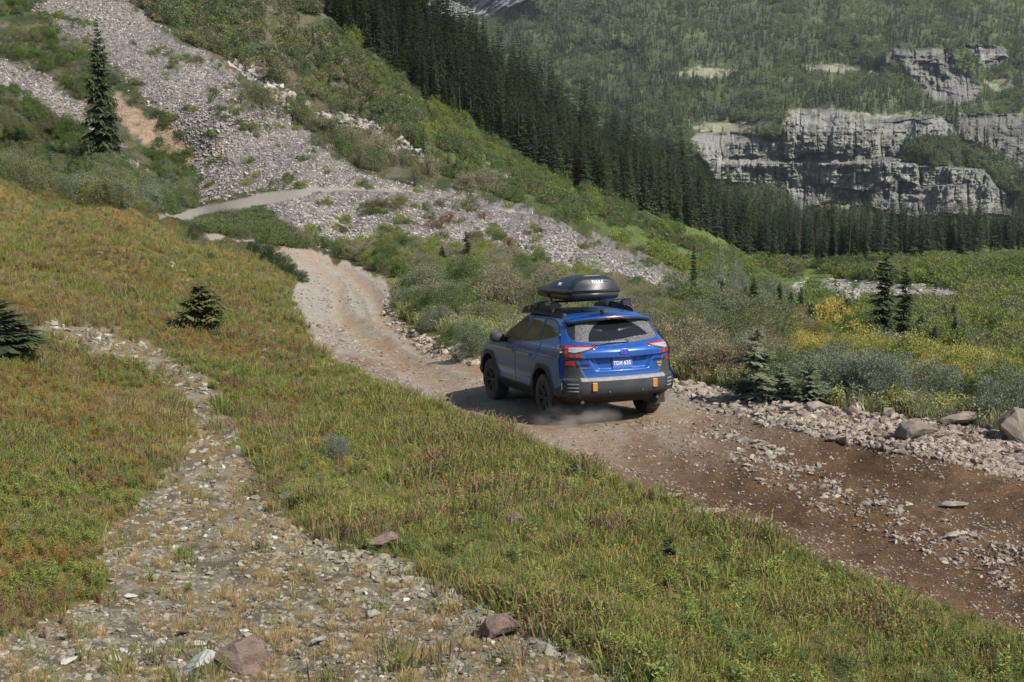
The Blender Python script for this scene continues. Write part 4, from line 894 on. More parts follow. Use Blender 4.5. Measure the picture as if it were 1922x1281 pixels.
def tuft(name, seed, n=16, h=1.0, spread=.35, lean=.5, w=.035, bend=.35, heads=0, tl=(.7, 1.25)):
    "unit-height tuft of grass: each blade two bent quads"
    r = np.random.default_rng(seed); a = r.uniform(0, 6.28, n); q = spread * np.sqrt(r.uniform(0, 1, n)); P = np.stack([q * np.cos(a), q * np.sin(a), -.06 + 0 * a], 1)
    a2 = a + r.normal(0, 1.0, n); d = np.stack([np.cos(a2), np.sin(a2), 0 * a2], 1); H = h * r.uniform(.45, 1.0, n); ln = lean * r.uniform(.1, 1, n) * H
    m1 = P + d * (ln * .30)[:, None] + np.array([0, 0, 1]) * (H * .5)[:, None]; m2 = P + d * (ln * (.65 + .1))[:, None] + np.array([0, 0, 1]) * (H * .85)[:, None]; tp = P + d * (ln * (1.0 + bend))[:, None] + np.array([0, 0, 1]) * (H * (1.0 - bend * .25))[:, None]
    ang = r.uniform(0, 6.28, n); sd = np.stack([np.cos(ang), np.sin(ang), 0 * ang], 1) * (w * r.uniform(.6, 1.2, n))[:, None]
    V = np.stack([P - sd * .6, P + sd * .6, m1 + sd * .8, m1 - sd * .8, m2 + sd * .5, m2 - sd * .5, tp], 1).reshape(-1, 3); k = np.arange(n)[:, None] * 7
    Fq = np.concatenate([k + np.array([0, 1, 2, 3]), k + np.array([3, 2, 4, 5])]); Ft = k + np.array([5, 4, 6, 6])
    t = tint_rand(r, n, *tl); Cc = np.repeat(t, 7, 0)
    parts = [(V, Fq, Cc)]
    # tips and seed heads as kites
    parts.append(kites(m2, tp, sd, np.linalg.norm(sd, axis=1) * 1.1, tint=t))
    if heads:
        i = r.choice(n, min(heads, n), replace=False); parts.append(kites(tp[i] - (tp[i] - m2[i]) * .2, tp[i] + (tp[i] - m2[i]) * .45, np.cross(tp[i] - m2[i], r.normal(0, 1, (len(i), 3))), np.full(len(i), w * 2.4), tint=np.tile([1.5, 1.15, .8], (len(i), 1))))
    return leafmesh(name, parts)
def herb(name, seed, nst=7, leaf=.16, pairs=6, h=1.0, spread=.30):
    "leafy herb: several stems with paired leaves"
    r = np.random.default_rng(seed); B = []; T = []; S = []; W = []
    for _ in range(nst):
        a = r.uniform(0, 6.28); top = np.array([math.cos(a), math.sin(a), 0]) * spread * r.uniform(.2, 1) + np.array([0, 0, h * r.uniform(.6, 1)]); b0 = np.array([top[0] * .2, top[1] * .2, 0])
        B.append(b0); T.append(top); S.append(np.array([1, .3, 0])); W.append(.02)
        for j in range(pairs):
            p = b0 + (top - b0) * ((j + 1) / pairs); an = r.uniform(0, 6.28)
            for g in (0, math.pi):
                d = np.array([math.cos(an + g), math.sin(an + g), r.uniform(-.1, .7)]); d /= np.linalg.norm(d); B.append(p); T.append(p + d * leaf * r.uniform(.7, 1.2)); S.append(np.cross(d, [0, 0, 1]) + r.normal(0, .3, 3)); W.append(leaf * .42)
    n = len(B); return leafmesh(name, [kites(np.array(B), np.array(T), np.array(S), np.array(W), tint=tint_rand(r, n, .65, 1.3))])
def rock_mesh(name, seed, n=16, flat=.62, sub=0, rnd=.0):
    "angular stone: hull of scattered points"
    r = random.Random(seed); bm = MB()
    for _ in range(n):
        z = r.uniform(-1, 1); a = r.uniform(0, 6.28); q = math.sqrt(1 - z * z); s_ = r.uniform(.72, 1.0); bm.verts.new((q * math.cos(a) * s_ * .5, q * math.sin(a) * s_ * .5 * .85, z * s_ * .5 * flat))
    bmesh.ops.convex_hull(bm, input=bm.verts)
    for v in [v for v in bm.verts if not v.link_faces]: bm.verts.remove(v)
    if sub:
        bmesh.ops.dissolve_limit(bm, angle_limit=R(12), verts=bm.verts, edges=bm.edges)
        bmesh.ops.bevel(bm, geom=list(bm.edges), offset=.035, segments=2, affect='EDGES', profile=.6, clamp_overlap=True); bmesh.ops.triangulate(bm, faces=bm.faces)
        bmesh.ops.subdivide_edges(bm, edges=bm.edges, cuts=sub, use_grid_fill=True)
        for v in bm.verts:
            c = v.co * 5; nz = math.sin(c.x * 3 + seed) * math.sin(c.y * 2.7 + c.z * 4) * .012 + (fbm(np.array([c.x * 1.5 + c.z]), np.array([c.y * 1.5 - c.z]), 4, seed)[0] - .5) * .05
            v.co += v.normal * nz
    bmesh.ops.recalc_face_normals(bm, faces=bm.faces); me = bpy.data.meshes.new(name); bm.to_mesh(me); bm.free(); return me
def rock_mat(name, c1, c2, c3, scale=4.0, bump=.5):
    m, nt, b = new_mat(name); n1 = noise_node(nt, scale, 8, 'Object', .7); n2 = noise_node(nt, scale * 4, 6, 'Object', .75); oi = node(nt, 'ShaderNodeObjectInfo')
    cr = node(nt, 'ShaderNodeMix', data_type='RGBA'); cr.inputs[6].default_value = (*c1, 1); cr.inputs[7].default_value = (*c2, 1); nt.links.new(oi.outputs['Random'], cr.inputs[0])
    c2n = node(nt, 'ShaderNodeMix', data_type='RGBA'); nt.links.new(cr.outputs[2], c2n.inputs[6]); c2n.inputs[7].default_value = (*c3, 1)
    mr = node(nt, 'ShaderNodeMapRange'); mr.inputs[1].default_value = .45; mr.inputs[2].default_value = .7; nt.links.new(n1.outputs[0], mr.inputs[0]); nt.links.new(mr.outputs[0], c2n.inputs[0])
    # brightness varies from stone to stone
    ml = node(nt, 'ShaderNodeMath', operation='MULTIPLY'); ml.inputs[1].default_value = 7.31; nt.links.new(oi.outputs['Random'], ml.inputs[0]); fr_ = node(nt, 'ShaderNodeMath', operation='FRACT'); nt.links.new(ml.outputs[0], fr_.inputs[0])
    ma = node(nt, 'ShaderNodeMapRange'); ma.inputs[3].default_value = .62; ma.inputs[4].default_value = 1.3; nt.links.new(fr_.outputs[0], ma.inputs[0])
    sc = node(nt, 'ShaderNodeVectorMath', operation='SCALE'); nt.links.new(c2n.outputs[2], sc.inputs[0]); nt.links.new(ma.outputs[0], sc.inputs['Scale']); nt.links.new(sc.outputs[0], b.inputs['Base Color'])
    b.inputs['Roughness'].default_value = .9; b.inputs['Specular IOR Level'].default_value = .2
    bp = node(nt, 'ShaderNodeBump'); bp.inputs['Strength'].default_value = bump; bp.inputs['Distance'].default_value = .03; nt.links.new(n2.outputs[0], bp.inputs['Height']); nt.links.new(bp.outputs[0], b.inputs['Normal']); return m

# ------------------------------------------------------------------ scattering
_protos = {}
def proto(me, mat):
    o = bpy.data.objects.new('prototype ' + me.name, me)
    if not me.materials: me.materials.append(mat)
    o.material_slots[0].link = 'OBJECT'; o.material_slots[0].material = mat; return o
def scatter(name, P, protos, scale, var=None, tilt=.12, zs=None, yaw=None, label=None, cat=None, kind='stuff', squash=None, group=None):
    "one object of many small pieces that nobody could count, spread by geometry nodes"
    n = len(P); me = bpy.data.meshes.new(name); me.vertices.add(n); me.vertices.foreach_set('co', np.asarray(P, np.float32).ravel())
    var = rng.integers(0, len(protos), n) if var is None else var
    rot = np.stack([rng.normal(0, tilt, n), rng.normal(0, tilt, n), rng.uniform(0, 6.283, n) if yaw is None else yaw], 1); sc = np.asarray(scale, float); sc = np.repeat(sc[:, None], 3, 1) if sc.ndim == 1 else sc
    for nm, ty, dat in (('rot', 'FLOAT_VECTOR', rot), ('scl', 'FLOAT_VECTOR', sc), ('var', 'INT', var)):
        a = me.attributes.new(nm, ty, 'POINT'); a.data.foreach_set('vector' if ty == 'FLOAT_VECTOR' else 'value', np.ascontiguousarray(dat, np.float32 if ty != 'INT' else np.int32).ravel())
    o = link(name, me); ng = bpy.data.node_groups.new(name + ' scatter', 'GeometryNodeTree'); ng.interface.new_socket('Geometry', in_out='INPUT', socket_type='NodeSocketGeometry'); ng.interface.new_socket('Geometry', in_out='OUTPUT', socket_type='NodeSocketGeometry')
    gi = ng.nodes.new('NodeGroupInput'); go = ng.nodes.new('NodeGroupOutput'); j = ng.nodes.new('GeometryNodeJoinGeometry'); L = ng.links
    def attr(nm, ty):
        a = ng.nodes.new('GeometryNodeInputNamedAttribute'); a.data_type = ty; a.inputs[0].default_value = nm; return a.outputs[0]
    ra, sa, va = attr('rot', 'FLOAT_VECTOR'), attr('scl', 'FLOAT_VECTOR'), attr('var', 'INT'); er = ng.nodes.new('FunctionNodeEulerToRotation'); L.new(ra, er.inputs[0])
    for k, p in enumerate(protos):
        oi = ng.nodes.new('GeometryNodeObjectInfo'); oi.inputs[0].default_value = p; oi.inputs[1].default_value = True
        cmp_ = ng.nodes.new('FunctionNodeCompare'); cmp_.data_type = 'INT'; cmp_.operation = 'EQUAL'; L.new(va, cmp_.inputs[2]); cmp_.inputs[3].default_value = k
        ip = ng.nodes.new('GeometryNodeInstanceOnPoints'); L.new(gi.outputs[0], ip.inputs[0]); L.new(cmp_.outputs[0], ip.inputs[1]); L.new(oi.outputs['Geometry'], ip.inputs[2]); L.new(er.outputs[0], ip.inputs[5]); L.new(sa, ip.inputs[6]); L.new(ip.outputs[0], j.inputs[0])
    L.new(j.outputs[0], go.inputs[0]); md = o.modifiers.new('scatter', 'NODES'); md.node_group = ng
    tag(o, label, cat, group, kind); return o
def pick(poly, n, dens=None, lo=None, seedr=None):
    "n random survey directions inside an outline, thinned by a density field"
    r = seedr or rng; xs = [p[0] for p in poly]; ys = [p[1] for p in poly]; out = []; tot = 0
    while tot < n:
        u = r.uniform(min(xs), max(xs), n * 2); v = r.uniform(min(ys), max(ys), n * 2); k = inpoly(poly, u, v); u, v = u[k], v[k]
        if dens is not None:
            k = r.uniform(0, 1, len(u)) < dens(u, v); u, v = u[k], v[k]
        out.append(np.stack([u, v], 1)); tot += len(u)
        if len(out) > 60: break
    return np.concatenate(out)[:n]
FRAME = [(-240, -60), (2180, -60), (2180, 1420), (-240, 1420)]
def place(o, P, s, yaw=None, tilt=(0, 0), sink=0.0):
    o.location = (P[0], P[1], P[2] - sink); o.scale = (s, s, s) if np.isscalar(s) else s; o.rotation_euler = (tilt[0], tilt[1], random.uniform(0, 6.283) if yaw is None else yaw)
def tree_thing(name, crown, trunk, cmat, P, h, label, cat, group, wide=1.0, tmat=None):
    "a tree: an Empty at its foot with trunk and crown"
    t = bpy.data.objects.new(name, None); COL.objects.link(t); place(t, P, (h * wide, h * wide, h)); tag(t, label, cat, group)
    for nm, me, mt in (('trunk', trunk, tmat or BARK), ('crown', crown, cmat)):
        o = bpy.data.objects.new(nm, me); COL.objects.link(o); o.parent = t
        if not me.materials: me.materials.append(mt)
        o.material_slots[0].link = 'OBJECT'; o.material_slots[0].material = mt
    return t
def one_thing(name, me, mat, P, s, label, cat, group, yaw=None, tilt=(0, 0), sink=0.0):
    o = bpy.data.objects.new(name, me); COL.objects.link(o)
    if not me.materials: me.materials.append(mat)
    o.material_slots[0].link = 'OBJECT'; o.material_slots[0].material = mat
    place(o, P, s, yaw, tilt, sink); tag(o, label, cat, group); return o
# ------------------------------------------------------------------ plants and stones: where they stand
MASK = lambda u, v: (sdist(ROAD, u, v), sdist(PATH, u, v), np.maximum(sdist(TALUS, u, v), sdist(TALUS_L, u, v)), sdist(ROAD2, u, v))
L_DARK = leaf_mat('dark spruce needles', (.034, .060, .024), (.070, .094, .038)); L_SPR = leaf_mat('spruce needles', (.058, .080, .038), (.075, .092, .046)); L_FAR = leaf_mat('distant spruce', (.044, .072, .032), (.095, .120, .052))
L_FARB = leaf_mat('distant aspen', (.19, .23, .10), (.14, .19, .08), trans=.4); L_DEAD = leaf_mat('bare grey snag', (.30, .29, .27), (.24, .23, .20))
L_OLIVE = leaf_mat('olive willow leaves', (.205, .205, .095), (.155, .170, .080), trans=.4); L_GREEN = leaf_mat('green alder leaves', (.100, .160, .045), (.145, .190, .060), trans=.4); L_GREY = leaf_mat('grey green willow leaves', (.240, .260, .160), (.20, .225, .135), trans=.4)
L_YEL = leaf_mat('yellow autumn leaves', (.56, .43, .10), (.36, .35, .09), trans=.4); L_ORNG = leaf_mat('orange autumn herb', (.34, .20, .05), (.26, .20, .055), trans=.4); L_JUN = leaf_mat('dark juniper leaves', (.045, .080, .026), (.060, .095, .034)); L_BEIGE = leaf_mat('pale seeded willow', (.34, .29, .18), (.26, .24, .14), trans=.4); L_BROWN = leaf_mat('rust red leaves', (.22, .12, .06), (.18, .12, .065)); L_BLUE = leaf_mat('silvery leaves', (.20, .235, .155), (.225, .245, .17), trans=.4); L_LIME = leaf_mat('fresh green leaves', (.23, .27, .060), (.25, .27, .075), trans=.4)
G_GREEN = leaf_mat('green grass', (.250, .262, .062), (.165, .200, .055), trans=.4); G_YEL = leaf_mat('yellowing grass', (.36, .31, .11), (.28, .255, .085), trans=.4); G_DRY = leaf_mat('dry golden grass', (.50, .36, .16), (.38, .29, .14), trans=.4); G_RED = leaf_mat('reddish grass stems', (.23, .16, .095), (.19, .145, .08)); G_PALE = leaf_mat('pale roadside grass', (.28, .31, .18), (.33, .33, .20), trans=.4)
crown_mid = [conifer_crown('crown', 100 + i, [32, 28, 34, 26, 30][i], 7, 2, [.145, .115, .165, .125, .10][i], [.05, .10, .03, .18, .08][i], [.25, .4, .2, .45, .3][i], [.85, .6, 1.0, .7, .55][i]) for i in range(5)]
crown_far = [conifer_crown('far crown', 200 + i, 11, 5, 0, .17, .04) for i in range(3)]
crown_hi = [conifer_crown('spruce crown', 300 + i, 44, 9, 5, [.24, .30, .20][i], .03, .3, .8) for i in range(3)]
crown_bushy = conifer_crown('bushy crown', 350, 24, 12, 6, .50, .01, .5, .42, -.35)
L_OSPR = leaf_mat('olive spruce needles', (.13, .14, .05), (.11, .12, .05)); L_GSPR = leaf_mat('grey green spruce needles', (.19, .205, .125), (.15, .17, .10))
crown_open = [conifer_crown('open crown', 340 + i, 19, 5, 9, .32, .10, .6, .6, -.05) for i in range(2)]
crown_ragged = [conifer_crown('ragged crown', 320 + i, 40, 7, 4, .15, [.22, .12][i], .5, .45) for i in range(2)]
trunks = [trunk_mesh('trunk', .013, 1.0, 7, 6, .003, i) for i in range(2)]; snag = trunk_mesh('snag', .010, 1.0, 6, 5, .006, 9, 24)
aspen = [bush_foliage('aspen crown', 400 + i, 26, 40, .05, .95, .26, .2) for i in range(2)]
bushes = [bush_foliage('bush foliage', 420 + i, 60, 60, .05, .95, [.62, .8, .55][i], .5) for i in range(3)]
bushes_hi = [bush_foliage('bush foliage', 440 + i, 130, 90, .038, .95, [.62, .75][i], .7) for i in range(2)]
bush_lo = [bush_foliage('scrub', 460 + i, 22, 26, .12, .9, .8, .4) for i in range(3)]
stems = [stems_mesh('stems', i) for i in range(2)]

r2ok = lambda u, v: sdist(ROAD2, u, v - 9) < -10
# ---- the wooded flank
WOOD = [(560, -60), (600, 10), (655, 75), (700, 135), (760, 170), (800, 205), (900, 262), (960, 300), (1050, 345), (1150, 385), (1250, 412), (1330, 440), (1400, 482), (1500, 494), (1600, 492), (1700, 482), (1800, 476), (1922, 466), (2180, 462), (2180, 436), (1922, 440), (1700, 446), (1500, 447), (1400, 425), (1250, 330), (1000, 190), (830, 60), (700, -40), (600, -60)]
uv = pick(WOOD, 1500); edge = np.stack([np.repeat(np.array([p[0] for p in WOOD[2:19]], float), 1), np.array([p[1] for p in WOOD[2:19]], float)], 1)
eu = np.linspace(650, 2180, 190); ev = np.interp(eu, edge[:, 0], edge[:, 1]) - rng.uniform(0, 10, 190); uv = np.concatenate([np.stack([eu + rng.uniform(-4, 4, 190), ev], 1), uv, pick([(1330, 425), (1500, 448), (2180, 438), (2180, 470), (1922, 478), (1500, 492), (1400, 480)], 420)])
Pw = ground_at(uv[:, 0], uv[:, 1]); dw = depth_at(uv[:, 0], uv[:, 1]); ok = np.isfinite(dw); uv, Pw, dw = uv[ok], Pw[ok], dw[ok]
hw = np.interp(uv[:, 0], [560, 800, 1000, 1250, 1450, 1922], [118, 116, 112, 106, 86, 76]) / F * dw * rng.uniform(.42, 1.18, len(uv)) ** .9; cw = proj(Pw)[1]
below = cw - np.interp(uv[:, 0], eu, ev[np.argsort(eu)]); order = np.argsort(-below - rng.uniform(0, 6, len(uv)))
where = lambda u: ['high on the ridge', 'on the upper ridge', 'halfway down the ridge', 'low on the ridge', 'at the foot of the ridge', 'left of the lone valley spruces', 'behind the lone valley spruces', 'right of the lone valley spruces', 'at the right edge of the photo'][int(np.searchsorted([780, 920, 1080, 1240, 1400, 1580, 1740, 1860], u))]
for k, i in enumerate(order[:290]):
    dead = random.random() < .06
    hp_ = hw[i] * F / dw[i]; sz_ = 'tall' if hp_ > 100 else ('medium' if hp_ > 75 else 'short'); shp_ = ['slim', 'narrow', 'full', 'thin topped', 'spindly'][k % 5]
    tree_thing('spruce_tree', crown_mid[k % 5] if not dead else snag, trunks[k % 2], (L_SPR if k % 6 == 5 else L_DARK) if not dead else L_DEAD, Pw[i], hw[i], (sz_ + ' ' + shp_ + ' dark spruce at the forest edge ' if not dead else sz_ + ' bare grey dead spruce at the forest edge ') + where(uv[i, 0]), 'spruce', 'spruces along the edge of the wooded ridge')
rest = order[290:]; vr = rng.choice(6, len(rest), p=[.19, .19, .19, .19, .18, .06])
vr[rng.uniform(0, 1, len(rest)) < .16] = 6
scatter('forest', Pw[rest], [proto(m, L_DARK) for m in crown_mid] + [proto(snag, L_DEAD), proto(crown_mid[2], L_SPR)], hw[rest], vr, .02, label='dense dark spruce forest filling the ridge behind its edge trees', cat='forest')
# ---- forest on the far mountain
def far_at(u, v):
    D, m, g = farland(u, v); return unproj(u, v, D), D, m, g
FARP = [(640, -60), (2180, -60), (2180, 430), (1450, 430), (1270, 400), (900, 250)]
def far_d(u, v):
    cl = np.maximum.reduce([sdist(c, u, v) for c in (CLIFF_A, CLIFF_B, CLIFF_C, CLIFF_D, GREYPEAK)] + [sdist(list(s), u, v) * 1.2 - 1 for s in SCREES]); n = fbm(u / 30, v / 18, 4, 130)
    return np.where(cl > -1, 0, .35 + .65 * sstep(.35, .5, n)) * np.where(v > 405, .4, 1)
uv = pick(FARP, 15000, far_d); Pf, Df, _, _ = far_at(uv[:, 0], uv[:, 1]); hf = np.interp(uv[:, 1], [0, 200, 420], [15, 21, 26]) / F * Df * rng.uniform(.6, 1.15, len(uv)); vr = rng.integers(0, 3, len(uv))
asp = fbm(uv[:, 0] / 40, uv[:, 1] / 26, 4, 98) > .56; vr[asp & (rng.uniform(0, 1, len(uv)) < .55)] = 3; hf[vr == 3] *= .75
sc = np.stack([hf * 1.15, hf * 1.15, hf], 1)
scatter('mountain_forest', Pf, [proto(m, L_FAR) for m in crown_far] + [proto(bush_lo[0], L_FARB)], sc, vr, .02, label='forest of small distant spruces covering the far mountainside around the cliffs', cat='forest')
# shrubs under the cliff and on the shelf
uv = np.concatenate([pick([(1345, 345), (1400, 352), (1470, 358), (1490, 405), (1560, 400), (1640, 400), (1640, 420), (1380, 420)], 700), pick([(1690, 305), (1740, 255), (1800, 262), (1850, 318)], 260)]); Pf, Df, _, _ = far_at(uv[:, 0], uv[:, 1])
scatter('cliff_foot_scrub', Pf, [proto(bush_lo[0], L_FARB), proto(bush_lo[1], L_OLIVE), proto(crown_far[0], L_FAR)], rng.uniform(5, 10, len(uv)), None, .05, label='pale green scrub and aspens at the foot and on the ledge of the rock cliff', cat='scrub')

# ---- single trees (u, v of the foot, height, shape, material, label, width)
T_ = [((196, 306), 264, 76, crown_hi[1], L_SPR, 'tallest dark spruce standing alone on the grey scree at upper left'), ((377, 618), 84, 100, crown_bushy, L_OSPR, 'small bushy spruce in the orange meadow left of the road'),
      ((4, 668), 116, 150, crown_open[1], L_SPR, 'dark spruce cut off by the left edge, beside the gravel path'),
      ((1418, 748), 140, 112, crown_open[0], L_GSPR, 'ragged grey green spruce with open branches beside the rocky road edge'), ((1520, 757), 84, 86, crown_open[1], L_GSPR, 'short leaning ragged spruce right of the taller ragged one'), ((1462, 752), 72, 76, crown_open[1], L_GSPR, 'low spruce growing between the two ragged spruces'),
      ((1655, 655), 180, 66, crown_ragged[0], L_SPR, 'tallest ragged spruce standing in the valley at right with bare lower trunk'), ((1693, 655), 160, 54, crown_ragged[1], L_SPR, 'slim ragged spruce just right of the tallest valley spruce'), ((1598, 594), 58, 24, crown_mid[0], L_DARK, 'small neat dark spruce left of the two tall valley spruces'),
      ((1301, 548), 86, 20, crown_ragged[1], L_DARK, 'slim dark spruce just beyond the lower tip of the scree'), ((1413, 602), 82, 46, crown_hi[0], L_DARK, 'broad dark spruce at the edge of the aspens below the scree'), ((1503, 592), 58, 14, crown_mid[1], L_DARK, 'thin dark spruce right of the aspens'), ((1517, 594), 58, 14, crown_mid[2], L_DARK, 'thinner dark spruce touching its neighbour right of the aspens'),
      ((876, 502), 68, 24, crown_ragged[0], L_DARK, 'thin ragged spruce behind the roadside willows'), ((830, 507), 46, 30, crown_hi[0], L_DARK, 'short spruce left of the thin ragged one behind the willows'), ((795, 295), 64, 17, crown_mid[1], L_DARK, 'single spruce on the rocky hillside above the scree bushes'), ((841, 322), 48, 16, crown_mid[3], L_DARK, 'left spruce of the pair above the scree'), ((857, 334), 58, 15, crown_mid[0], L_DARK, 'right spruce of the pair above the scree'), ((812, 306), 38, 22, crown_mid[2], L_DARK, 'small spruce between the single and the paired spruces on the hillside'),
      ((1630, 660), 62, 44, crown_hi[0], L_SPR, 'young green spruce left of the foot of the tall valley spruces'), ((1722, 668), 58, 38, crown_hi[2], L_SPR, 'young spruce right of the foot of the tall valley spruces'), ((1562, 622), 44, 36, crown_hi[0], L_SPR, 'little spruce among shrubs below the small neat spruce'),
      ((1255, 1066), 66, 50, crown_open[0], L_SPR, 'tiny spruce seedling in the grass near the lower road edge'), ((1077, 905), 44, 42, crown_open[1], L_SPR, 'tiny round spruce seedling in the grass left of the road')]
WR = {}
def px_tree(u, v, hp, wp, me, mt, lb, cat, grp, k=0, name='spruce_tree', tmat=None):
    if me.name not in WR:
        co = np.empty(len(me.vertices) * 3, np.float32); me.vertices.foreach_get('co', co); co = co.reshape(-1, 3); WR[me.name] = 2 * np.percentile(np.hypot(co[:, 0], co[:, 1]), 98)
    h = hp / F * float(depth_at(u, v)); return tree_thing(name, me, trunks[k % 2], mt, ground_at(u, v), h, lb, cat, grp, wp / hp / WR[me.name], tmat)
for k, ((u, v), hp, wp, me, mt, lb) in enumerate(T_): px_tree(u, v, hp, wp, me, mt, lb, 'spruce', None, k)
spots = [((u, v), h) for (u, v), h in [((20, 300), 5), ((45, 310), 6), ((70, 318), 5), ((95, 330), 6.5), ((110, 345), 6), ((130, 352), 7), ((150, 360), 7.5), ((165, 372), 7), ((185, 378), 6), ((60, 340), 5), ((140, 330), 6), ((175, 350), 6), ((200, 372), 5), ((0, 320), 5), ((-30, 310), 6), ((30, 335), 4.5), ((90, 305), 5), ((230, 395), 3), ((120, 300), 5), ((150, 300), 4), ((10, 345), 3.5), ((80, 358), 4)]]
for k, ((u, v), h) in enumerate(spots): px_tree(u, v, h * random.uniform(9, 12), h * random.uniform(3.4, 4.4), crown_mid[k % 4], L_SPR, 'young green spruce crowded behind the crest of the orange meadow', 'spruce', 'young spruces behind the meadow crest', k, 'young_spruce')
uv = pick([(1300, 545), (1500, 590), (1780, 600), (1860, 690), (1780, 740), (1600, 650), (1380, 590)], 34)
for k, (u, v) in enumerate(uv): px_tree(u, v, random.uniform(28, 62), random.uniform(20, 36), crown_hi[k % 3], L_SPR, 'young spruce dotted among the shrubs dropping to the valley', 'spruce', 'young spruces in the valley scrub', k, 'young_spruce')
uv = pick([(560, 80), (620, 60), (660, 150), (780, 270), (700, 260), (600, 150)], 20)
for k, (u, v) in enumerate(uv): px_tree(u, v, random.uniform(28, 62), random.uniform(10, 16), crown_mid[k % 4], L_DARK, 'scattered dark spruce on the upper rocky hillside', 'spruce', 'scattered spruces on the upper hillside', k, 'young_spruce')
uv = pick([(1320, 520), (1360, 500), (1480, 555), (1500, 610), (1340, 560)], 30)
for k, (u, v) in enumerate(uv): px_tree(u, v + 18, random.uniform(45, 72), random.uniform(20, 30), aspen[k % 2], L_GREY, ('tall' if random.random() < .5 else 'short') + ' slender pale stemmed aspen in the grove below the scree, ' + ('left part' if u < 1380 else ('middle' if u < 1440 else 'right part')), 'aspen', 'aspens below the scree', k, 'aspen_tree', M['ledge'])

# ---- bushes
def shrub(u, v, h, lb, mt, grp=None, wd=1.0, hi=False, k=[0], cat='bush', name='bush'):
    k[0] += 1; me = (bushes_hi if hi else bushes)[k[0] % (2 if hi else 3)]; h = h / F * float(depth_at(u, v)); wd = wd * .8; t = bpy.data.objects.new(name, None); COL.objects.link(t); place(t, ground_at(u, v), (h * wd, h * wd, h), None, (0, 0), .03 * h); tag(t, lb, cat, grp)
    for nm, m_, q in (('stems', stems[k[0] % 2], BARK), ('foliage', me, mt)):
        o = bpy.data.objects.new(nm, m_); COL.objects.link(o); o.parent = t
        if not m_.materials: m_.materials.append(q)
        o.material_slots[0].link = 'OBJECT'; o.material_slots[0].material = q
    return t
shrub(945, 592, 98, 'large pale seeded willow just behind the roof box of the car', L_BEIGE, None, 1.0, True); shrub(990, 596, 72, 'olive willow between the pale willow and the car', L_OLIVE, None, 1.0, True)
shrub(868, 552, 70, 'dark green bush left of the large pale willow', L_GREEN, None, 1.0, True); shrub(800, 556, 62, 'grey green willow beside the road bend', L_GREY, None, 1.3, True); shrub(1030, 604, 72, 'olive bush right behind the car roof rails', L_OLIVE, None, 1.1, True)
shrub(884, 668, 74, 'broad leaved green shrub just left of the car mirror', L_GREY, None, 1.0, True); shrub(846, 650, 44, 'low green shrub at the right road edge before the car', L_GREEN, None, 1.2, True)
shrub(765, 582, 46, 'silvery green rounded willow at the inside of the road bend', L_GREY, None, 1.5, True); shrub(820, 618, 48, 'pale green willow between the road bend and the car', L_GREY, None, 1.4, True)
shrub(570, 464, 38, 'round grey brown willow at the foot of the scree near the road', L_BEIGE, None, 1.1, True); shrub(452, 450, 28, 'low olive bush left of the round grey willow', L_OLIVE, None, 1.3, True); shrub(735, 500, 46, 'yellow green bush standing before the scree at the road bend', L_GREEN, None, .9, True); shrub(722, 478, 48, 'upright yellowish bush behind the road bend', L_LIME, None, .7, True)
shrub(650, 486, 30, 'pinkish beige bush by the road below the scree', L_BEIGE, None, 1.4, True); shrub(690, 488, 32, 'second beige bush right of the pinkish one', L_BEIGE, None, 1.2, True)
shrub(632, 864, 50, 'blue grey rounded shrub in the foreground meadow', L_BLUE, None, 1.2, True); shrub(655, 882, 30, 'small yellow leaved plant beside the blue grey shrub', L_YEL, None, 1.0, False); shrub(605, 886, 22, 'smaller yellow plant left below the blue grey shrub', L_YEL, None, 1.0, False)
shrub(905, 806, 28, 'grey green sprig bush at the grass edge left of the car shadow', L_BLUE, None, 1.4, False)
for i, (u, v, h) in enumerate([(1560, 668, 40), (1600, 680, 38), (1640, 690, 42), (1675, 700, 44), (1705, 712, 40), (1735, 722, 46), (1765, 730, 40), (1800, 742, 44), (1835, 752, 40), (1870, 762, 42), (1905, 772, 44), (1580, 700, 36), (1690, 735, 38), (1500, 655, 34), (1780, 758, 36)]): shrub(u, v + 8, h * 1.2, ['low golden', 'bright yellow', 'yellow orange'][i % 3] + ' bush in the yellow streak through the thicket, ' + ['upper left end', 'middle', 'lower right end'][int((u - 1500) / 140)], L_YEL, 'yellow bushes streaking through the thicket', 1.3, True)
for i, (u, v, h) in enumerate([(488, 480, 26), (508, 492, 30), (530, 506, 28), (548, 520, 24), (566, 530, 20), (474, 470, 16)]): shrub(u, v, h * 1.2, 'dark juniper like bush on the crest where the meadow meets the road', L_JUN, 'dark bushes along the meadow crest by the road', 1.1, True)
for i, (u, v, h) in enumerate([(320, 432, 34), (370, 450, 38), (382, 462, 22), (345, 427, 26), (78, 407, 16), (228, 437, 14), (315, 495, 14), (395, 487, 16), (265, 530, 12), (480, 547, 14)]): shrub(u, v, h * .85, 'dark green bush dotted on the orange meadow slope', L_SPR if i % 2 else L_BLUE, 'dark bushes on the orange meadow slope', 1.3, False)
BAND = [(440, 185), (520, 190), (600, 200), (680, 235), (740, 290), (800, 320), (920, 350), (905, 372), (800, 350), (700, 335), (620, 300), (540, 225)]
uv = pick(BAND, 60)
for (u, v) in uv:
    h_ = random.uniform(24, 46); mt, cn = random.choice([(L_OLIVE, 'olive'), (L_OLIVE, 'olive'), (L_BEIGE, 'beige'), (L_GREEN, 'green')])
    shrub(u, v + 6, h_, ('large ' if h_ > 36 else 'small ') + cn + ' willow in the bush band across the scree, ' + ['top end', 'upper part', 'middle', 'lower part', 'bottom end'][int(np.searchsorted([530, 620, 710, 800], u))], mt, 'willow bushes in a band across the scree', random.uniform(1.1, 1.6))
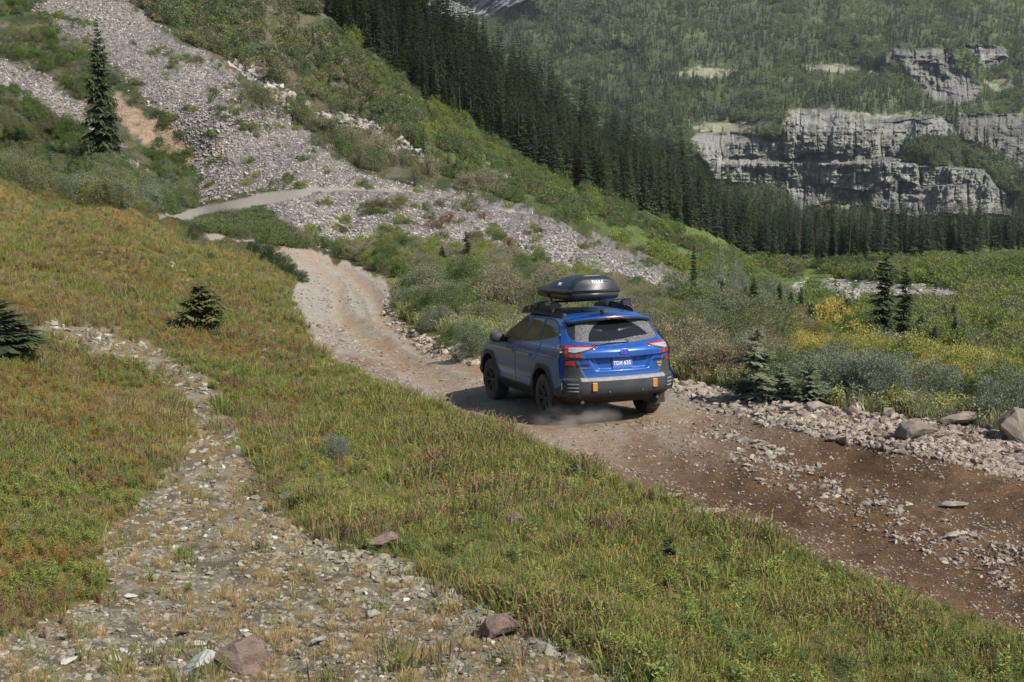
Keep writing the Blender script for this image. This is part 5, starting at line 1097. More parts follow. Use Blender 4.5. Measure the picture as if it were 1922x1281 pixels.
SUBB = [(700, 375), (780, 380), (900, 400), (940, 440), (990, 470), (960, 485), (860, 455), (780, 425), (720, 400)]
for (u, v) in pick(SUBB, 26):
    mt, cn = random.choice([(L_GREEN, 'green'), (L_OLIVE, 'olive'), (L_BROWN, 'rust brown'), (L_LIME, 'fresh green')]); shrub(u, v, random.uniform(13, 26), 'low ' + cn + ' bush on the scree below the trail, ' + ['left end', 'centre', 'right end'][int(np.searchsorted([790, 880], u))], mt, 'low bushes on the scree below the trail', random.uniform(1.3, 1.8))
for (u, v) in pick([(240, 180), (330, 230), (380, 330), (370, 380), (280, 350), (240, 320), (300, 260)], 30): shrub(u, v, random.uniform(9, 20), 'small green bush dotted around the sandy scar on the scree', L_GREEN, 'small bushes around the sandy scar', random.uniform(1.2, 1.8))
for (u, v) in pick([(380, 165), (440, 190), (460, 230), (560, 300), (440, 240), (380, 200)], 14): shrub(u, v, random.uniform(6, 12), 'tiny green bush alone on the open scree', L_GREEN, 'tiny bushes on the open scree', 1.8)
# roadside thicket falling to the valley
THK = [(745, 545), (800, 520), (900, 520), (1000, 545), (1150, 575), (1300, 570), (1420, 590), (1560, 615), (1700, 680), (1800, 720), (1922, 760), (2150, 790), (2150, 850), (1922, 815), (1700, 782), (1450, 740), (1280, 705), (1100, 650), (960, 625), (800, 600)]
def thk(u, v): return np.ones(len(u))
uv = pick(THK, 165)
D_ = depth_at(uv[:, 0], uv[:, 1])
for (u, v), d in zip(uv, D_):
    yel = sstep(1470, 1560, u) * sstep(730, 690, v - (u - 1500) * .22); r_ = random.random()
    nearrow = v > np.interp(u, [745, 1000, 1300, 1700, 2150], [585, 615, 690, 760, 820])
    if nearrow and u > 1500: mt, lb = L_BLUE, 'silvery leafy bush lining the right road edge'
    elif r_ < .30 + yel * .30: mt, lb = (L_YEL, 'yellow leaved bush in the thicket dropping from the road') if u > 1480 else (L_BEIGE, 'pale beige bush in the thicket right of the car')
    elif r_ < .6: mt, lb = L_OLIVE, 'olive bush in the thicket below the road'
    elif r_ < .85: mt, lb = L_GREEN, 'green bush in the thicket below the road'
    else: mt, lb = L_GREY, 'grey green bush in the thicket below the road'
    hs_ = random.uniform(.65, 1.15); lb = ('large ' if hs_ > .98 else ('small ' if hs_ < .80 else '')) + lb.replace(' dropping from the road', '').replace(' below the road', '').replace(' right of the car', '') + [' behind the car', ' just right of the car', ' left of the ragged spruces', ' behind the ragged spruces', ' below the valley spruces', ' near the right edge'][int(np.searchsorted([1150, 1270, 1380, 1560, 1740], u))]
    shrub(u, v, np.interp(v, [560, 650, 760], [50, 76, 98]) * hs_, lb, mt, 'bushes of the roadside thicket', random.uniform(1.0, 1.5), d < 45)
# valley scrub (nobody could count it)
VAL = [(1300, 470), (1480, 500), (1922, 478), (2180, 470), (2180, 720), (1922, 700), (1800, 650), (1650, 640), (1500, 590), (1560, 545), (1400, 500)]
def vald(u, v): return np.where(sdist(SMOOTH, u, v) > 0, .12, 1) * np.where((sdist(VSTONE, u, v) > -2) | (sdist(STREAM, u, v) > -3), 0, sstep(.36, .56, fbm(u / 40, v / 14, 4, 140)))
uv = pick(VAL, 5200, vald); D_ = depth_at(uv[:, 0], uv[:, 1]); vr = np.clip((fbm(uv[:, 0] / 60, uv[:, 1] / 20, 3, 141) * 9 - 2.5).astype(int), 0, 3)
scatter('valley_scrub', ground_at(uv[:, 0], uv[:, 1]), [proto(bush_lo[0], L_GREEN), proto(bush_lo[1], L_LIME), proto(bush_lo[2], L_OLIVE), proto(bush_lo[0], L_LIME)], np.clip(D_ * .014, .8, 3.6) * rng.uniform(.6, 1.3, len(uv)), vr, .05, label='low green willow scrub covering the valley floor', cat='scrub')
# hillside scrub between scree and forest
HIL = [(430, 120), (330, 70), (240, 0), (250, -60), (600, -60), (660, 70), (800, 205), (1000, 315), (1200, 402), (1400, 490), (1480, 510), (1560, 545), (1500, 575), (1380, 565), (1200, 470), (1000, 395), (860, 340), (760, 300), (700, 240), (600, 190)]
def hild(u, v): return np.where(np.maximum(sdist(CRAG, u, v), sdist(ROCKBAND, u, v)) > 0, .08, sstep(.44, .62, fbm(u / 34, v / 20, 4, 150)))
uv = pick(HIL, 4200, hild); D_ = depth_at(uv[:, 0], uv[:, 1]); vr = np.clip((fbm(uv[:, 0] / 50, uv[:, 1] / 30, 3, 151) * 9 - 2.5).astype(int), 0, 3); up_ = rng.uniform(0, 1, len(uv)) < sstep(900, 640, uv[:, 0]) * .75; vr[up_] = rng.choice([1, 4, 5], up_.sum(), p=[.4, .25, .35])
scatter('hillside_scrub', ground_at(uv[:, 0], uv[:, 1]), [proto(bush_lo[0], L_GREEN), proto(bush_lo[1], L_OLIVE), proto(bush_lo[2], L_GREEN), proto(bush_lo[1], L_LIME), proto(bush_lo[0], L_BEIGE), proto(bush_lo[2], L_SPR)], np.clip(D_ * .010, .8, 3.4) * rng.uniform(.5, 1.3, len(uv)), vr, .05, label='patchy green scrub on the hillside between scree and forest', cat='scrub')
EDGA = [(640, 60), (700, 120), (760, 165), (810, 205), (900, 262), (1000, 320), (1080, 365), (1150, 395), (1260, 425), (1240, 450), (1120, 405), (1000, 350), (940, 330), (860, 270), (760, 215), (690, 160), (650, 110)]
uv = pick(EDGA, 420); D_ = depth_at(uv[:, 0], uv[:, 1]); scatter('aspen_thicket', ground_at(uv[:, 0], uv[:, 1]), [proto(aspen[0], L_FARB), proto(aspen[1], L_GREEN), proto(bushes[0], L_FARB), proto(bushes[1], L_LIME)], D_ / F * rng.uniform(12, 34, len(uv)), None, .04, label='light green aspen thicket fringing the lower edge of the ridge forest', cat='thicket')
LEFTS = [(-240, -60), (30, -60), (60, 20), (200, 130), (330, 270), (370, 390), (300, 400), (180, 385), (0, 340), (-240, 300)]
def lfd(u, v): return r2ok(u, v) * np.where((sdist(TALUS_L, u, v) > -2) | (sdist(SAND, u, v) > -6) | (sdist(TALUS, u, v) > -4), .0, 1.0) * np.where(v + u * .2 < 235, .30, 1) * np.where((u > 215) & (v < 330), .25, 1) * np.where(False, 0, sstep(.38, .55, fbm(u / 30, v / 18, 4, 160)))
uv = pick(LEFTS, 2600, lfd); D_ = depth_at(uv[:, 0], uv[:, 1])
scatter('left_slope_scrub', ground_at(uv[:, 0], uv[:, 1]), [proto(bushes[0], L_GREEN), proto(bushes[1], L_GREEN), proto(bushes[2], L_LIME), proto(bushes[0], L_GREY), proto(bushes[1], L_OLIVE)], rng.uniform(.4, 1.7, len(uv)), np.clip((fbm(uv[:, 0] / 30, uv[:, 1] / 20, 3, 161) * 14 - 4.5).astype(int), 0, 4), .05, label='dense green scrub below the big spruce at upper left', cat='scrub')
uv = pick([(370, 392), (500, 385), (508, 412), (545, 442), (600, 458), (560, 470), (470, 450), (390, 440), (350, 415)], 500, r2ok); scatter('bank_scrub', ground_at(uv[:, 0], uv[:, 1]), [proto(bush_lo[0], L_GREEN), proto(bush_lo[1], L_OLIVE)], rng.uniform(.4, 1.0, len(uv)), None, .05, label='green scrub on the bank between the two stretches of road', cat='scrub')
def td(u, v): return r2ok(u, v) * sstep(.60, .70, fbm(u / 36, v / 16, 4, 170)) * (sdist(TALUS, u, v) < 60)
uv = pick(TALUS, 800, td); scatter('scree_plants', ground_at(uv[:, 0], uv[:, 1]), [proto(bush_lo[0], L_GREEN), proto(bush_lo[1], L_OLIVE), proto(bush_lo[2], L_LIME)], rng.uniform(.2, .9, len(uv)), None, .05, label='small patches of greenery rooted among the scree stones', cat='plants')

VRG = [(600, 462), (660, 470), (740, 462), (900, 478), (1000, 498), (1140, 530), (1250, 556), (1380, 585), (1420, 600), (1300, 590), (1100, 580), (950, 560), (800, 530), (740, 520), (700, 505), (640, 486)]
uv = pick(VRG, 900); D_ = depth_at(uv[:, 0], uv[:, 1]); vr = np.clip((fbm(uv[:, 0] / 36, uv[:, 1] / 18, 3, 145) * 12 - 3.5).astype(int), 0, 4)
scatter('verge_scrub', ground_at(uv[:, 0], uv[:, 1]), [proto(bushes[0], L_GREEN), proto(bushes[1], L_OLIVE), proto(bushes[2], L_GREY), proto(bushes[1], L_BEIGE), proto(bushes[0], L_LIME)], np.clip(D_ * .011, .4, 1.3) * rng.uniform(.5, 1.3, len(uv)), vr, .05, label='mixed low scrub between the road bend and the foot of the scree', cat='scrub')
uv = pick(THK, 1300, lambda u, v: np.clip(1.2 - (v - 540) / 250, .3, 1)); D_ = depth_at(uv[:, 0], uv[:, 1]); yl = (uv[:, 0] > 1480) & (rng.uniform(0, 1, len(uv)) < .45); vr = np.clip((fbm(uv[:, 0] / 30, uv[:, 1] / 16, 3, 146) * 12 - 3.5).astype(int), 0, 4); vr[yl] = 5
scatter('thicket_scrub', ground_at(uv[:, 0], uv[:, 1]), [proto(bushes[0], L_GREEN), proto(bushes[1], L_OLIVE), proto(bushes[2], L_GREY), proto(bushes[1], L_BEIGE), proto(bushes[0], L_LIME), proto(bushes[2], L_YEL)], np.clip(D_ * .014, .2, 1.4) * rng.uniform(.6, 1.2, len(uv)), vr, .05, label='mixed green, beige and yellow scrub filling the slope below the road', cat='scrub')

# ---- grass and herbs
g1 = [proto(tuft('grass tuft', 500 + i, 18, 1, .38, .55, .030, .35, 0), G_GREEN) for i in range(3)]; g2 = [proto(tuft('tall grass', 510 + i, 12, 1, .25, .35, .020, .25, 7), G_YEL) for i in range(2)]
g3 = [proto(tuft('red grass', 520, 12, 1, .30, .4, .022, .3, 8), G_RED)]; g4 = [proto(tuft('dry grass', 530 + i, 40, 1, .40, .8, .022, .45, 0), G_DRY) for i in range(2)]; g5 = [proto(tuft('pale grass', 540, 18, 1, .35, .5, .028, .35, 6), G_PALE)]
hb = [proto(herb('herb', 550, 7, .20), L_LIME), proto(herb('herb', 551, 8, .16), L_GREEN), proto(herb('herb', 552, 6, .20), L_ORNG), proto(herb('herb', 553, 7, .18), L_BROWN), proto(herb('herb', 554, 7, .15), L_BLUE)]
MEAD = [(-240, 345), (0, 338), (100, 358), (200, 385), (330, 425), (400, 452), (480, 480), (560, 530), (600, 640), (700, 720), (900, 790), (1100, 880), (1290, 960), (1640, 1095), (1922, 1202), (2180, 1290), (2180, 1420), (-240, 1420)]
def mead_d(u, v):
    r_, p_, t_, q_ = MASK(u, v); D = depth_at(u, v); jf = (fbm(u / 18, v / 10, 4, 72) - .5) * 2
    d = np.clip(D / 26, .16, 1) ** 1.1; return np.where(r_ + jf * 14 > -2, 0, np.clip(sstep(14, -18, p_ + jf * 34) + .06 * sstep(.5, .6, fbm(u / 40, v / 22, 3, 180)), 0, 1)) * d
uv = pick(MEAD, 60000, mead_d); u, v = uv.T; D_ = depth_at(u, v); P_ = ground_at(u, v); ok = np.isfinite(D_)
left = sstep(760, 420, u + (v - 700) * .25); r_ = rng.uniform(0, 1, len(u)); nz = fbm(P_[:, 0] / 1.1, P_[:, 1] / 1.1, 3, 181); nz2 = fbm(P_[:, 0] / .6, P_[:, 1] / .9, 3, 182)
bare = fbm(P_[:, 0] / 2.2, P_[:, 1] / 2.2, 4, 187); vr = np.where(r_ < .50, rng.integers(0, 3, len(u)), rng.integers(3, 5, len(u))); vr = np.where((r_ > .86) | ((nz > .56) & (r_ > .45)), 5, vr); vr = np.where((bare > .56) & (r_ > .3), 6, vr)
nz3 = fbm(P_[:, 0] / 3.2, P_[:, 1] / 3.6, 4, 188); gl = (left > .5) & (nz3 < .47); vr = np.where((left > .5) & (nz2 > .5) & (r_ < .62) & ~gl, 6, vr); vr = np.where(gl & (r_ < .75), rng.integers(0, 3, len(u)), vr); vr = np.where((left > .5) & (r_ > .62) & (r_ < .82), 5, vr)
hgt = np.clip(.075 + D_ * .0042, .095, .22) * (.5 + rng.uniform(0, 1, len(u)) ** 2 * 1.15) * (1 + 1.6 * (nz - .5)) * (1.15 - sstep(.5, .66, bare) * .55) * np.where(left > .5, .8, 1.0); hgt[vr == 6] *= .8
scatter('meadow_grass', P_[ok], g1 + g2 + g3 + [proto(bpy.data.meshes['dry grass'], G_YEL)], np.stack([hgt * 1.2, hgt * 1.2, hgt], 1)[ok], vr[ok], .12, label='long green and straw coloured grass covering the meadow', cat='grass')
uv = pick(MEAD, 15000, lambda u, v: np.minimum(1, mead_d(u, v) * 1.3)); u, v = uv.T; D_ = depth_at(u, v); P_ = ground_at(u, v); left = sstep(760, 420, u + (v - 700) * .25) > .5; nz = fbm(P_[:, 0] / 1.6, P_[:, 1] / 1.6, 4, 183)
nz3 = fbm(P_[:, 0] / 3.2, P_[:, 1] / 3.6, 4, 188); vr = np.where(left, np.where((nz > .50) & (nz3 > .47), 2, np.where(nz < .42, 3, np.where(nz3 < .47, 0, 1))), np.where(nz > .5, 0, 1)); vr = np.where(rng.uniform(0, 1, len(u)) < .22, rng.integers(0, 5, len(u)), vr); vr = np.where((~left) & (vr == 2) , 0, vr); kp = left | (rng.uniform(0, 1, len(u)) < .45); P_, vr, D_, u = P_[kp], vr[kp], D_[kp], u[kp]
scatter('meadow_herbs', P_, hb, np.clip(.06 + D_ * .004, .08, .2) * rng.uniform(.6, 1.4, len(u)), vr, .15, label='leafy herbs turning yellow and rust red among the meadow grass', cat='herbs')
uv = pick([(400, 960), (480, 880), (700, 800), (900, 830), (1290, 990), (1640, 1130), (1922, 1240), (2180, 1330), (2180, 1420), (1240, 1420), (1100, 1240), (960, 1150), (740, 1040), (520, 935)], 900); P_ = ground_at(uv[:, 0], uv[:, 1]); D_ = depth_at(uv[:, 0], uv[:, 1])
scatter('tall_weeds', P_, [hb[0], hb[1], g2[0], g2[1], g3[0], g2[0], g1[0], g1[1]], np.clip(.12 + D_ * .006, .14, .26) * rng.uniform(.7, 1.3, len(uv)), None, .15, label='taller leafy weeds and seeding stems standing above the foreground grass', cat='weeds')
def pth(u, v): return (MASK(u, v)[1] > 5) * sstep(.48, .58, fbm(u / 45, v / 26, 3, 190)) * (v > 700)
uv = pick(PATH, 1700, pth); P_ = ground_at(uv[:, 0], uv[:, 1]); scatter('dry_grass_clumps', P_, g4, rng.uniform(.03, .085, len(uv)) * np.clip(depth_at(uv[:, 0], uv[:, 1]) / 8, 1, 2), None, .15, label='golden dry grass clumps among the path stones', cat='grass')
uv = pick([(738, 540), (800, 530), (1000, 560), (1300, 600), (1500, 690), (1922, 770), (2180, 820), (2180, 860), (1922, 815), (1600, 772), (1290, 715), (1050, 660), (880, 640), (780, 615), (742, 590)], 9000); P_ = ground_at(uv[:, 0], uv[:, 1]); D_ = depth_at(uv[:, 0], uv[:, 1])
scatter('roadside_grass', P_, g5 + g1[:1] + g2[:1] + hb[:1] + hb[4:], np.clip(.25 + D_ * .006, .2, .7) * rng.uniform(.5, 1.2, len(uv)), rng.choice(5, len(uv), p=[.42, .16, .2, .1, .12]), .12, label='tall pale grass and weeds on the bank right of the road', cat='grass')

# ---- stones
R_TAL = rock_mat('grey scree stone', C(172, 166, 158) * .88, C(158, 147, 136) * .88, C(122, 116, 110), 2.0); R_TAN = rock_mat('pale tan stone', C(178, 166, 150) * .8, C(158, 146, 132) * .8, C(122, 106, 90), 3.0); R_PATH = rock_mat('mixed path stone', C(170, 164, 146) * .85, C(126, 116, 102), C(140, 132, 100) * .85, 5.0)
R_RED = rock_mat('reddish boulder', C(142, 122, 108), C(130, 116, 106), C(98, 82, 72), 5.0, .9); R_GRY = rock_mat('smooth grey boulder', C(128, 130, 130), C(140, 138, 130), C(96, 98, 98), 3.0); R_WHT = rock_mat('whitish stone', C(184, 186, 176), C(176, 172, 152), C(150, 150, 140), 4.0)
R_EDGE = rock_mat('brown edge stone', C(120, 106, 92), C(104, 92, 80), C(84, 68, 54), 4.0)
rk = [rock_mesh('stone', 600 + i, 12, [.45, .6, .75, .35, .6][i]) for i in range(5)]; rk_hi = [rock_mesh('boulder', 620 + i, 14, [.6, .5, .7, .55, .8, .45][i], 2) for i in range(6)]
def rs(n, lo, hi, p=2.2): return lo + (hi - lo) * rng.uniform(0, 1, n) ** p
def tald(u, v): return sstep(-16, 12, np.maximum(sdist(TALUS, u, v), sdist(TALUS_L, u, v) - 6) + (fbm(u / 18, v / 10, 4, 72) - .5) * 50) * sstep(.74, .60, fbm(u / 36, v / 16, 4, 170)) * (.45 + .55 * sstep(.35, .5, fbm((u + v) / 14, (u - v) / 60, 3, 171))) * np.where(sdist(SAND, u, v) > 4, .15, 1) * np.where(sdist(ROAD2, u, v) > -1.5, 0, 1)
uv = pick([(-60, 90), (20, -60), (260, -60), (900, 350), (1380, 580), (1200, 600), (500, 470), (300, 390), (-60, 200)], 62000, tald); P_ = ground_at(uv[:, 0], uv[:, 1])
nf = fbm(P_[:, 0] / 9, P_[:, 1] / 9, 3, 200); s_ = rs(len(uv), .14, .68, 3.2) * (1 + .6 * (nf - .5)); scatter('scree_stones', P_ - np.array([0, 0, 1]) * (s_ * .1)[:, None], [proto(m, R_TAL) for m in rk], s_, None, .5, label='grey angular stones covering the scree slope', cat='stones')
uv = pick(ROAD, 30000, lambda u, v: (sdist(ROAD, u, v) > -6) * np.clip(.12 + .9 * sstep(.44, .60, fbm(u / 60, (v - u * .28) / 12, 4, 210)) * (1 - .8 * tracks(u, v, depth_at(u, v))) + .8 * (sdist(ROAD, u, v) < 14) * (v < 700), 0, 1)); u, v = uv.T; D_ = depth_at(u, v); P_ = ground_at(u, v)
onc = polydist([(925, 745), (1010, 790), (1225, 774)], u, v, False) < 14
s_ = rs(len(u), .012, .085, 3) * np.clip(D_ / 18, .55, 2.2); s_[onc] *= .3; scatter('road_gravel', P_, [proto(m, R_TAN) for m in rk], s_, None, .4, label='loose pale gravel strewn along the dirt road', cat='gravel')
BERM = [(736, 545), (745, 598), (775, 626), (860, 648), (905, 660), (1100, 684), (1290, 718), (1450, 745), (1620, 772), (1760, 790), (1922, 812), (2180, 850), (2180, 1010), (1922, 905), (1760, 862), (1620, 838), (1450, 800), (1330, 775), (1290, 742), (1100, 710), (905, 690), (820, 672), (755, 640), (720, 600), (715, 560)]
MIDB = [(1230, 790), (1330, 790), (1480, 850), (1650, 925), (1800, 985), (1922, 1030), (2180, 1120), (2180, 1230), (1922, 1120), (1780, 1060), (1640, 1005), (1480, 930), (1330, 865)]
uv = np.concatenate([pick(BERM, 12500, lambda u, v: np.clip(.25 + (u - 1200) / 900 * .4 + .0 * v + sstep(.4, .6, fbm(u / 30, v / 16, 3, 220)), .1, 1)), pick(MIDB, 2300, lambda u, v: sstep(.44, .62, fbm(u / 30, v / 16, 3, 221)))]); u, v = uv.T; D_ = depth_at(u, v); P_ = ground_at(u, v)
s_ = rs(len(u), .03, .25, 2.7) * np.clip(D_ / 18, .6, 1.6) * np.where(v > np.interp(u, [1230, 2180], [785, 1110]), .75, 1); big = np.argsort(-s_ / D_)[:230]; sm = np.setdiff1d(np.arange(len(u)), big)
scatter('berm_stones', P_[sm], [proto(m, R_TAN) for m in rk], s_[sm], None, .4, label='broken pale stones heaped along the right edge of the road', cat='stones')
for k, i in enumerate(big):
    a = 'in the right roadside heap' if v[i] < np.interp(u[i], [1270, 2180], [800, 1150]) - 5 else 'in the strip between the wheel tracks'
    one_thing('stone', rk_hi[k % 6], R_TAN, P_[i], s_[i], ('larger' if s_[i] > np.median(s_[big]) else 'fist sized') + ' pale angular stone ' + a + [' nearest the car', ' halfway along', ' near the right edge'][int(np.searchsorted([1450, 1700], u[i]))], 'stone', 'pale stones beside the road', None, (random.uniform(-.4, .4), random.uniform(-.4, .4)), s_[i] * .08)
EDG = [(1120, 870), (1290, 958), (1420, 1010), (1640, 1092), (1922, 1198), (2180, 1290), (2180, 1270), (1922, 1170), (1640, 1060), (1420, 975), (1290, 925), (1150, 865)]
uv = pick(EDG, 900, lambda u, v: sstep(.42, .6, fbm(u / 24, v / 14, 3, 241))); u, v = uv.T; P_ = ground_at(u, v); s_ = rs(len(u), .025, .15, 3); scatter('edge_stones', P_ - np.array([0, 0, 1]) * (s_ * .2)[:, None], [proto(m, R_EDGE) for m in rk], s_, None, .3, label='half buried stones along the left road edge by the grass', cat='stones')
uv = pick(PATH, 42000, lambda u, v: (sdist(PATH, u, v) > -8) * (.45 + .55 * sstep(.4, .6, fbm(u / 40, v / 22, 4, 230)))); u, v = uv.T; D_ = depth_at(u, v); P_ = ground_at(u, v); s_ = rs(len(u), .008, .10, 4.0) * np.clip(D_ / 9, .75, 2.4)
scatter('path_stones', P_, [proto(m, R_PATH) for m in rk] + [proto(rk[1], R_WHT)], s_, rng.choice(6, len(u), p=[.2, .2, .19, .19, .175, .045]), .3, label='mixed grey stones littering the gravel path', cat='stones')
PED = [(500, 940), (540, 980), (600, 1010), (660, 1030), (740, 1050), (830, 1085), (960, 1140), (1060, 1200), (1200, 1260), (1300, 1300), (1200, 1300), (1000, 1215), (860, 1150), (700, 1085), (560, 1030), (480, 960)]
uv = pick(PED, 2300); u, v = uv.T; D_ = depth_at(u, v); P_ = ground_at(u, v); s_ = rs(len(u), .02, .16, 3); big = np.argsort(-s_)[:60]; sm = np.setdiff1d(np.arange(len(u)), big)
scatter('path_edge_stones', P_[sm], [proto(m, R_PATH) for m in rk], s_[sm], None, .3, label='broken stones piled along the right edge of the gravel path', cat='stones')
for k, i in enumerate(big): one_thing('stone', rk_hi[k % 6], R_PATH if k % 4 else R_WHT, P_[i], s_[i], 'hand sized angular stone in the line between gravel path and grass', 'stone', 'stones lining the gravel path', None, (random.uniform(-.3, .3), random.uniform(-.3, .3)), s_[i] * .1)
B_ = [((455, 1258), (.36, .22, .21), R_RED, 'big reddish brown block at the bottom edge of the photo', 2, .3), ((372, 1262), (.22, .16, .15), R_WHT, 'pale lichened boulder left of the big reddish block', 0, .8), ((424, 1226), (.10, .07, .07), R_RED, 'small maroon stone lying on top of the big reddish block', 4, 0), ((374, 1215), (.09, .05, .06), R_WHT, 'pointed cream stone above the pale boulder', 3, 0),
      ((541, 945), (.25, .14, .13), R_GRY, 'smooth grey oval boulder at the grass edge of the path', 4, 2.5), ((705, 1030), (.36, .2, .17), R_RED, 'large pinkish boulder half sunk at the edge of the grass', 0, .1), ((937, 1192), (.25, .16, .14), R_RED, 'pink flat topped boulder on the lower path', 1, .4), ((940, 1132), (.14, .10, .07), R_RED, 'tan slab stone beside the grey slabs near the lower grass edge', 5, .3), ((968, 1160), (.18, .10, .06), R_GRY, 'flat grey slab stacked beside the tan slab', 3, .2), ((905, 1150), (.13, .09, .06), R_GRY, 'small grey slab left of the stacked slabs', 3, 1),
      ((846, 1120), (.09, .06, .06), R_WHT, 'bright white stone at the path edge', 2, .5), ((905, 1142), (.08, .05, .04), R_WHT, 'second white stone right of the brightest one', 1, 0), ((700, 1158), (.10, .06, .05), R_WHT, 'whitish stone in the middle of the lower path', 1, .4), ((600, 1208), (.11, .05, .05), R_GRY, 'dark grey leaning slab by the golden grass', 5, .6), ((345, 1192), (.08, .03, .035), R_RED, 'rusty brick coloured stone lying on the path', 5, .1), ((246, 1122), (.09, .06, .04), R_WHT, 'flat pale stone on the grey grit at left', 3, .3), ((128, 1245), (.10, .06, .045), R_WHT, 'pale flat stone near the lower left corner', 3, 1), ((215, 1243), (.09, .05, .05), R_WHT, 'whitish stone right of the pale flat one at lower left', 1, 0), ((495, 942), (.08, .06, .06), R_RED, 'pinkish stone left of the smooth grey boulder', 2, 0), ((572, 1262), (.09, .06, .05), R_GRY, 'blue grey stone right of the big reddish block', 4, 0),
      ((965, 985), (.20, .10, .12), R_RED, 'slanted brown rock showing among the grass', 1, .6), ((830, 1078), (.16, .10, .08), R_RED, 'brown rock at the grass edge behind the path stones', 0, 1),
      ((1716, 823), (.46, .30, .24), R_TAN, 'large light boulder in the heap right of the car', 1, .2), ((1804, 800), (.52, .28, .20), R_TAN, 'long slab boulder at the right edge of the road by the bushes', 5, .1), ((1905, 826), (.50, .34, .44), R_TAN, 'tall pale boulder cut by the right edge of the photo', 2, .4), ((1560, 828), (.16, .12, .10), R_TAN, 'pale boulder at the lower side of the stone heap', 0, 0), ((1585, 832), (.18, .13, .11), R_TAN, 'pale boulder right next to the one at the foot of the heap', 4, 1), ((1530, 772), (.34, .2, .15), R_TAN, 'flat topped light boulder on the crest of the heap', 1, .3), ((1608, 776), (.24, .2, .17), R_TAN, 'pointed boulder on the crest right of the flat topped one', 2, 0), ((1665, 782), (.22, .18, .15), R_TAN, 'rounded boulder on the crest below the silvery bushes', 4, 0), ((1478, 770), (.22, .12, .1), R_TAN, 'small slab on the crest near the ragged spruces', 5, 0),
      ((1785, 1010), (.15, .1, .08), R_TAN, 'lone brownish stone standing in the dark road dirt', 0, 0), ((1790, 952), (.26, .14, .08), R_TAN, 'flat slab stone in the upper dark part of the road', 3, .2), ((1250, 935), (.30, .18, .07), R_TAN, 'pale flat bedrock slab at the left road edge', 3, .2), ((1325, 965), (.36, .2, .08), R_TAN, 'wide pale slab half buried beside the grass', 3, .1), ((1415, 985), (.22, .14, .07), R_TAN, 'tan slab beside the wide pale slab', 5, .3),
      ((846, 650), (.28, .2, .18), R_TAN, 'stone below the shrubs at the road edge before the car', 1, 0), ((868, 655), (.34, .22, .2), R_WHT, 'whitish boulder at the road edge left of the car mirror', 2, 0), ((815, 638), (.22, .2, .14), R_GRY, 'dark stone at the road edge further ahead of the car', 0, 0), ((598, 612), (.16, .12, .07), R_GRY, 'dark small stone lying on the pale road', 1, 0), ((288, 1010), (.07, .05, .04), R_WHT, 'small white stone at the left edge of the path', 1, 0)]
for (u, v), sz, mt, lb, k, yw in B_:
    P0 = ground_at(u, v); up = .20 if 'on top of' in lb else 0
    one_thing('boulder', rk_hi[k], mt, P0 + np.array([0, 0, sz[2] * .32]), tuple(x * 1.4 for x in (sz[0], sz[1] * 1.2, sz[2] * (1 / [.6, .5, .7, .55, .8, .45][k]))), lb, 'boulder', None, yw, (random.uniform(-.12, .12), random.uniform(-.12, .12)), 0)
o = [o for o in COL.objects if o.get('label', '').startswith('small maroon')][0]; o.location = tuple(unproj(424, 1226, depth_at(455, 1250) * .985))
uv = np.concatenate([pick(ROCKBAND, 1500), pick(CRAG, 400)]); uv = uv[fbm(uv[:, 0] / 16, uv[:, 1] / 10, 3, 260) > .42]; P_ = ground_at(uv[:, 0], uv[:, 1]); scatter('hillside_rocks', P_, [proto(m, R_TAL) for m in rk], rs(len(uv), .5, 3.2, 2.4), None, .5, label='grey outcrop rocks breaking through the upper hillside', cat='rocks')
uv = pick(VSTONE, 900); P_ = ground_at(uv[:, 0], uv[:, 1]); scatter('valley_stones', P_, [proto(m, R_TAL) for m in rk], rs(len(uv), .6, 2.4), None, .3, label='field of grey stones on the valley floor', cat='stones')
uv = pick([(-60, 520), (0, 430), (300, 470), (460, 520), (560, 580), (620, 690), (500, 700), (300, 600), (0, 560)], 160); P_ = ground_at(uv[:, 0], uv[:, 1]); scatter('meadow_stones', P_, [proto(m, R_TAL) for m in rk], rs(len(uv), .08, .45), None, .2, label='grey flat stones showing through the left meadow', cat='stones')

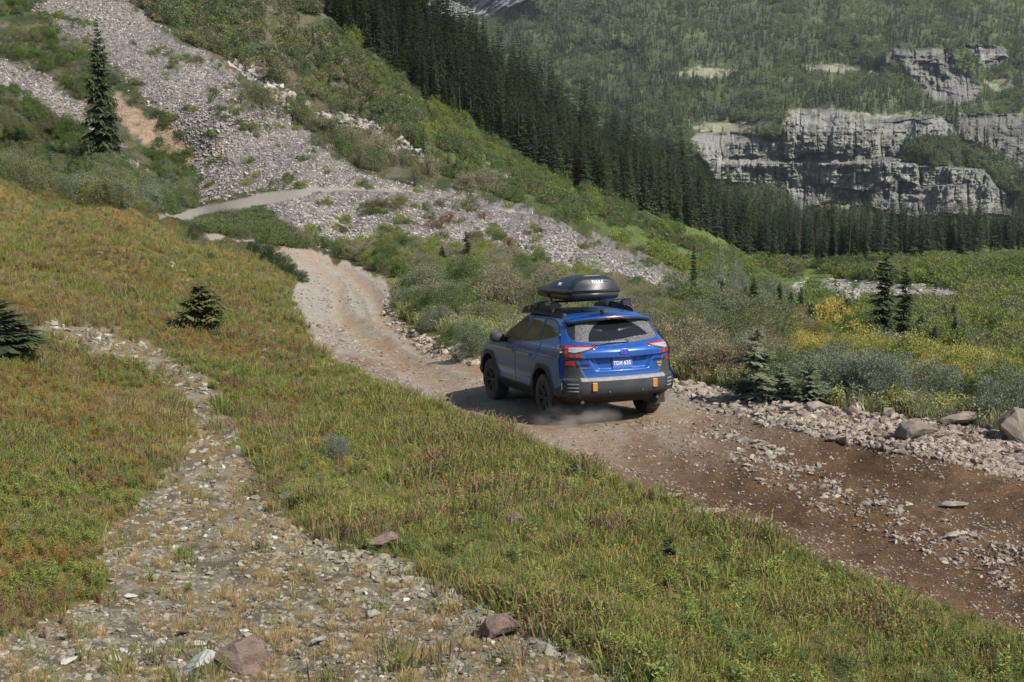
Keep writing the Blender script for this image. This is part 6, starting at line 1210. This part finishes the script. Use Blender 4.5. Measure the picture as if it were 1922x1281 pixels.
# ------------------------------------------------------------------ dust thrown up by the rear wheel
bm = MB(); bmesh.ops.create_icosphere(bm, subdivisions=3, radius=1.0)
dm, dnt, db = new_mat('road dust'); dnt.nodes.remove(db); pv = node(dnt, 'ShaderNodeVolumePrincipled'); pv.inputs['Color'].default_value = (.86, .76, .64, 1); dnt.links.new(pv.outputs[0], dnt.nodes['Material Output'].inputs['Volume'])
dn = noise_node(dnt, 1.6, 4, 'Object', .6); tc_ = node(dnt, 'ShaderNodeTexCoord'); ln = node(dnt, 'ShaderNodeVectorMath', operation='LENGTH'); dnt.links.new(tc_.outputs['Object'], ln.inputs[0])
m1_ = node(dnt, 'ShaderNodeMapRange'); m1_.inputs[1].default_value = 1.0; m1_.inputs[2].default_value = .1; m1_.inputs[3].default_value = 0; m1_.inputs[4].default_value = 1.0; dnt.links.new(ln.outputs['Value'], m1_.inputs[0])
m2_ = node(dnt, 'ShaderNodeMapRange'); m2_.inputs[1].default_value = .42; m2_.inputs[2].default_value = .72; m2_.inputs[4].default_value = 5.5; dnt.links.new(dn.outputs[0], m2_.inputs[0]); m3_ = node(dnt, 'ShaderNodeMath', operation='MULTIPLY'); dnt.links.new(m1_.outputs[0], m3_.inputs[0]); dnt.links.new(m2_.outputs[0], m3_.inputs[1]); dnt.links.new(m3_.outputs[0], pv.inputs['Density'])
dust = finish(bm, 'dust', dm, None, True); dust.matrix_world = CAR_M @ Matrix.Translation((-.62, -.62, .12)) @ Matrix.Diagonal((.72, .70, .26, 1)); tag(dust, 'thin puff of road dust behind the left rear wheel of the car', 'dust', None, 'stuff')
# ------------------------------------------------------------------ the air of the valley
bm = MB(); box(bm, (500, 1850, 180), (6400, 5600, 1100)); hm, hnt, hb_ = new_mat('haze'); hnt.nodes.remove(hb_); hv = node(hnt, 'ShaderNodeVolumePrincipled'); hv.inputs['Color'].default_value = (.88, .93, 1.0, 1); hv.inputs['Density'].default_value = .00003; hv.inputs['Anisotropy'].default_value = .2; hnt.links.new(hv.outputs[0], hnt.nodes['Material Output'].inputs['Volume'])
tag(finish(bm, 'haze', hm, None), 'pale haze in the valley air', 'haze', None, 'stuff')
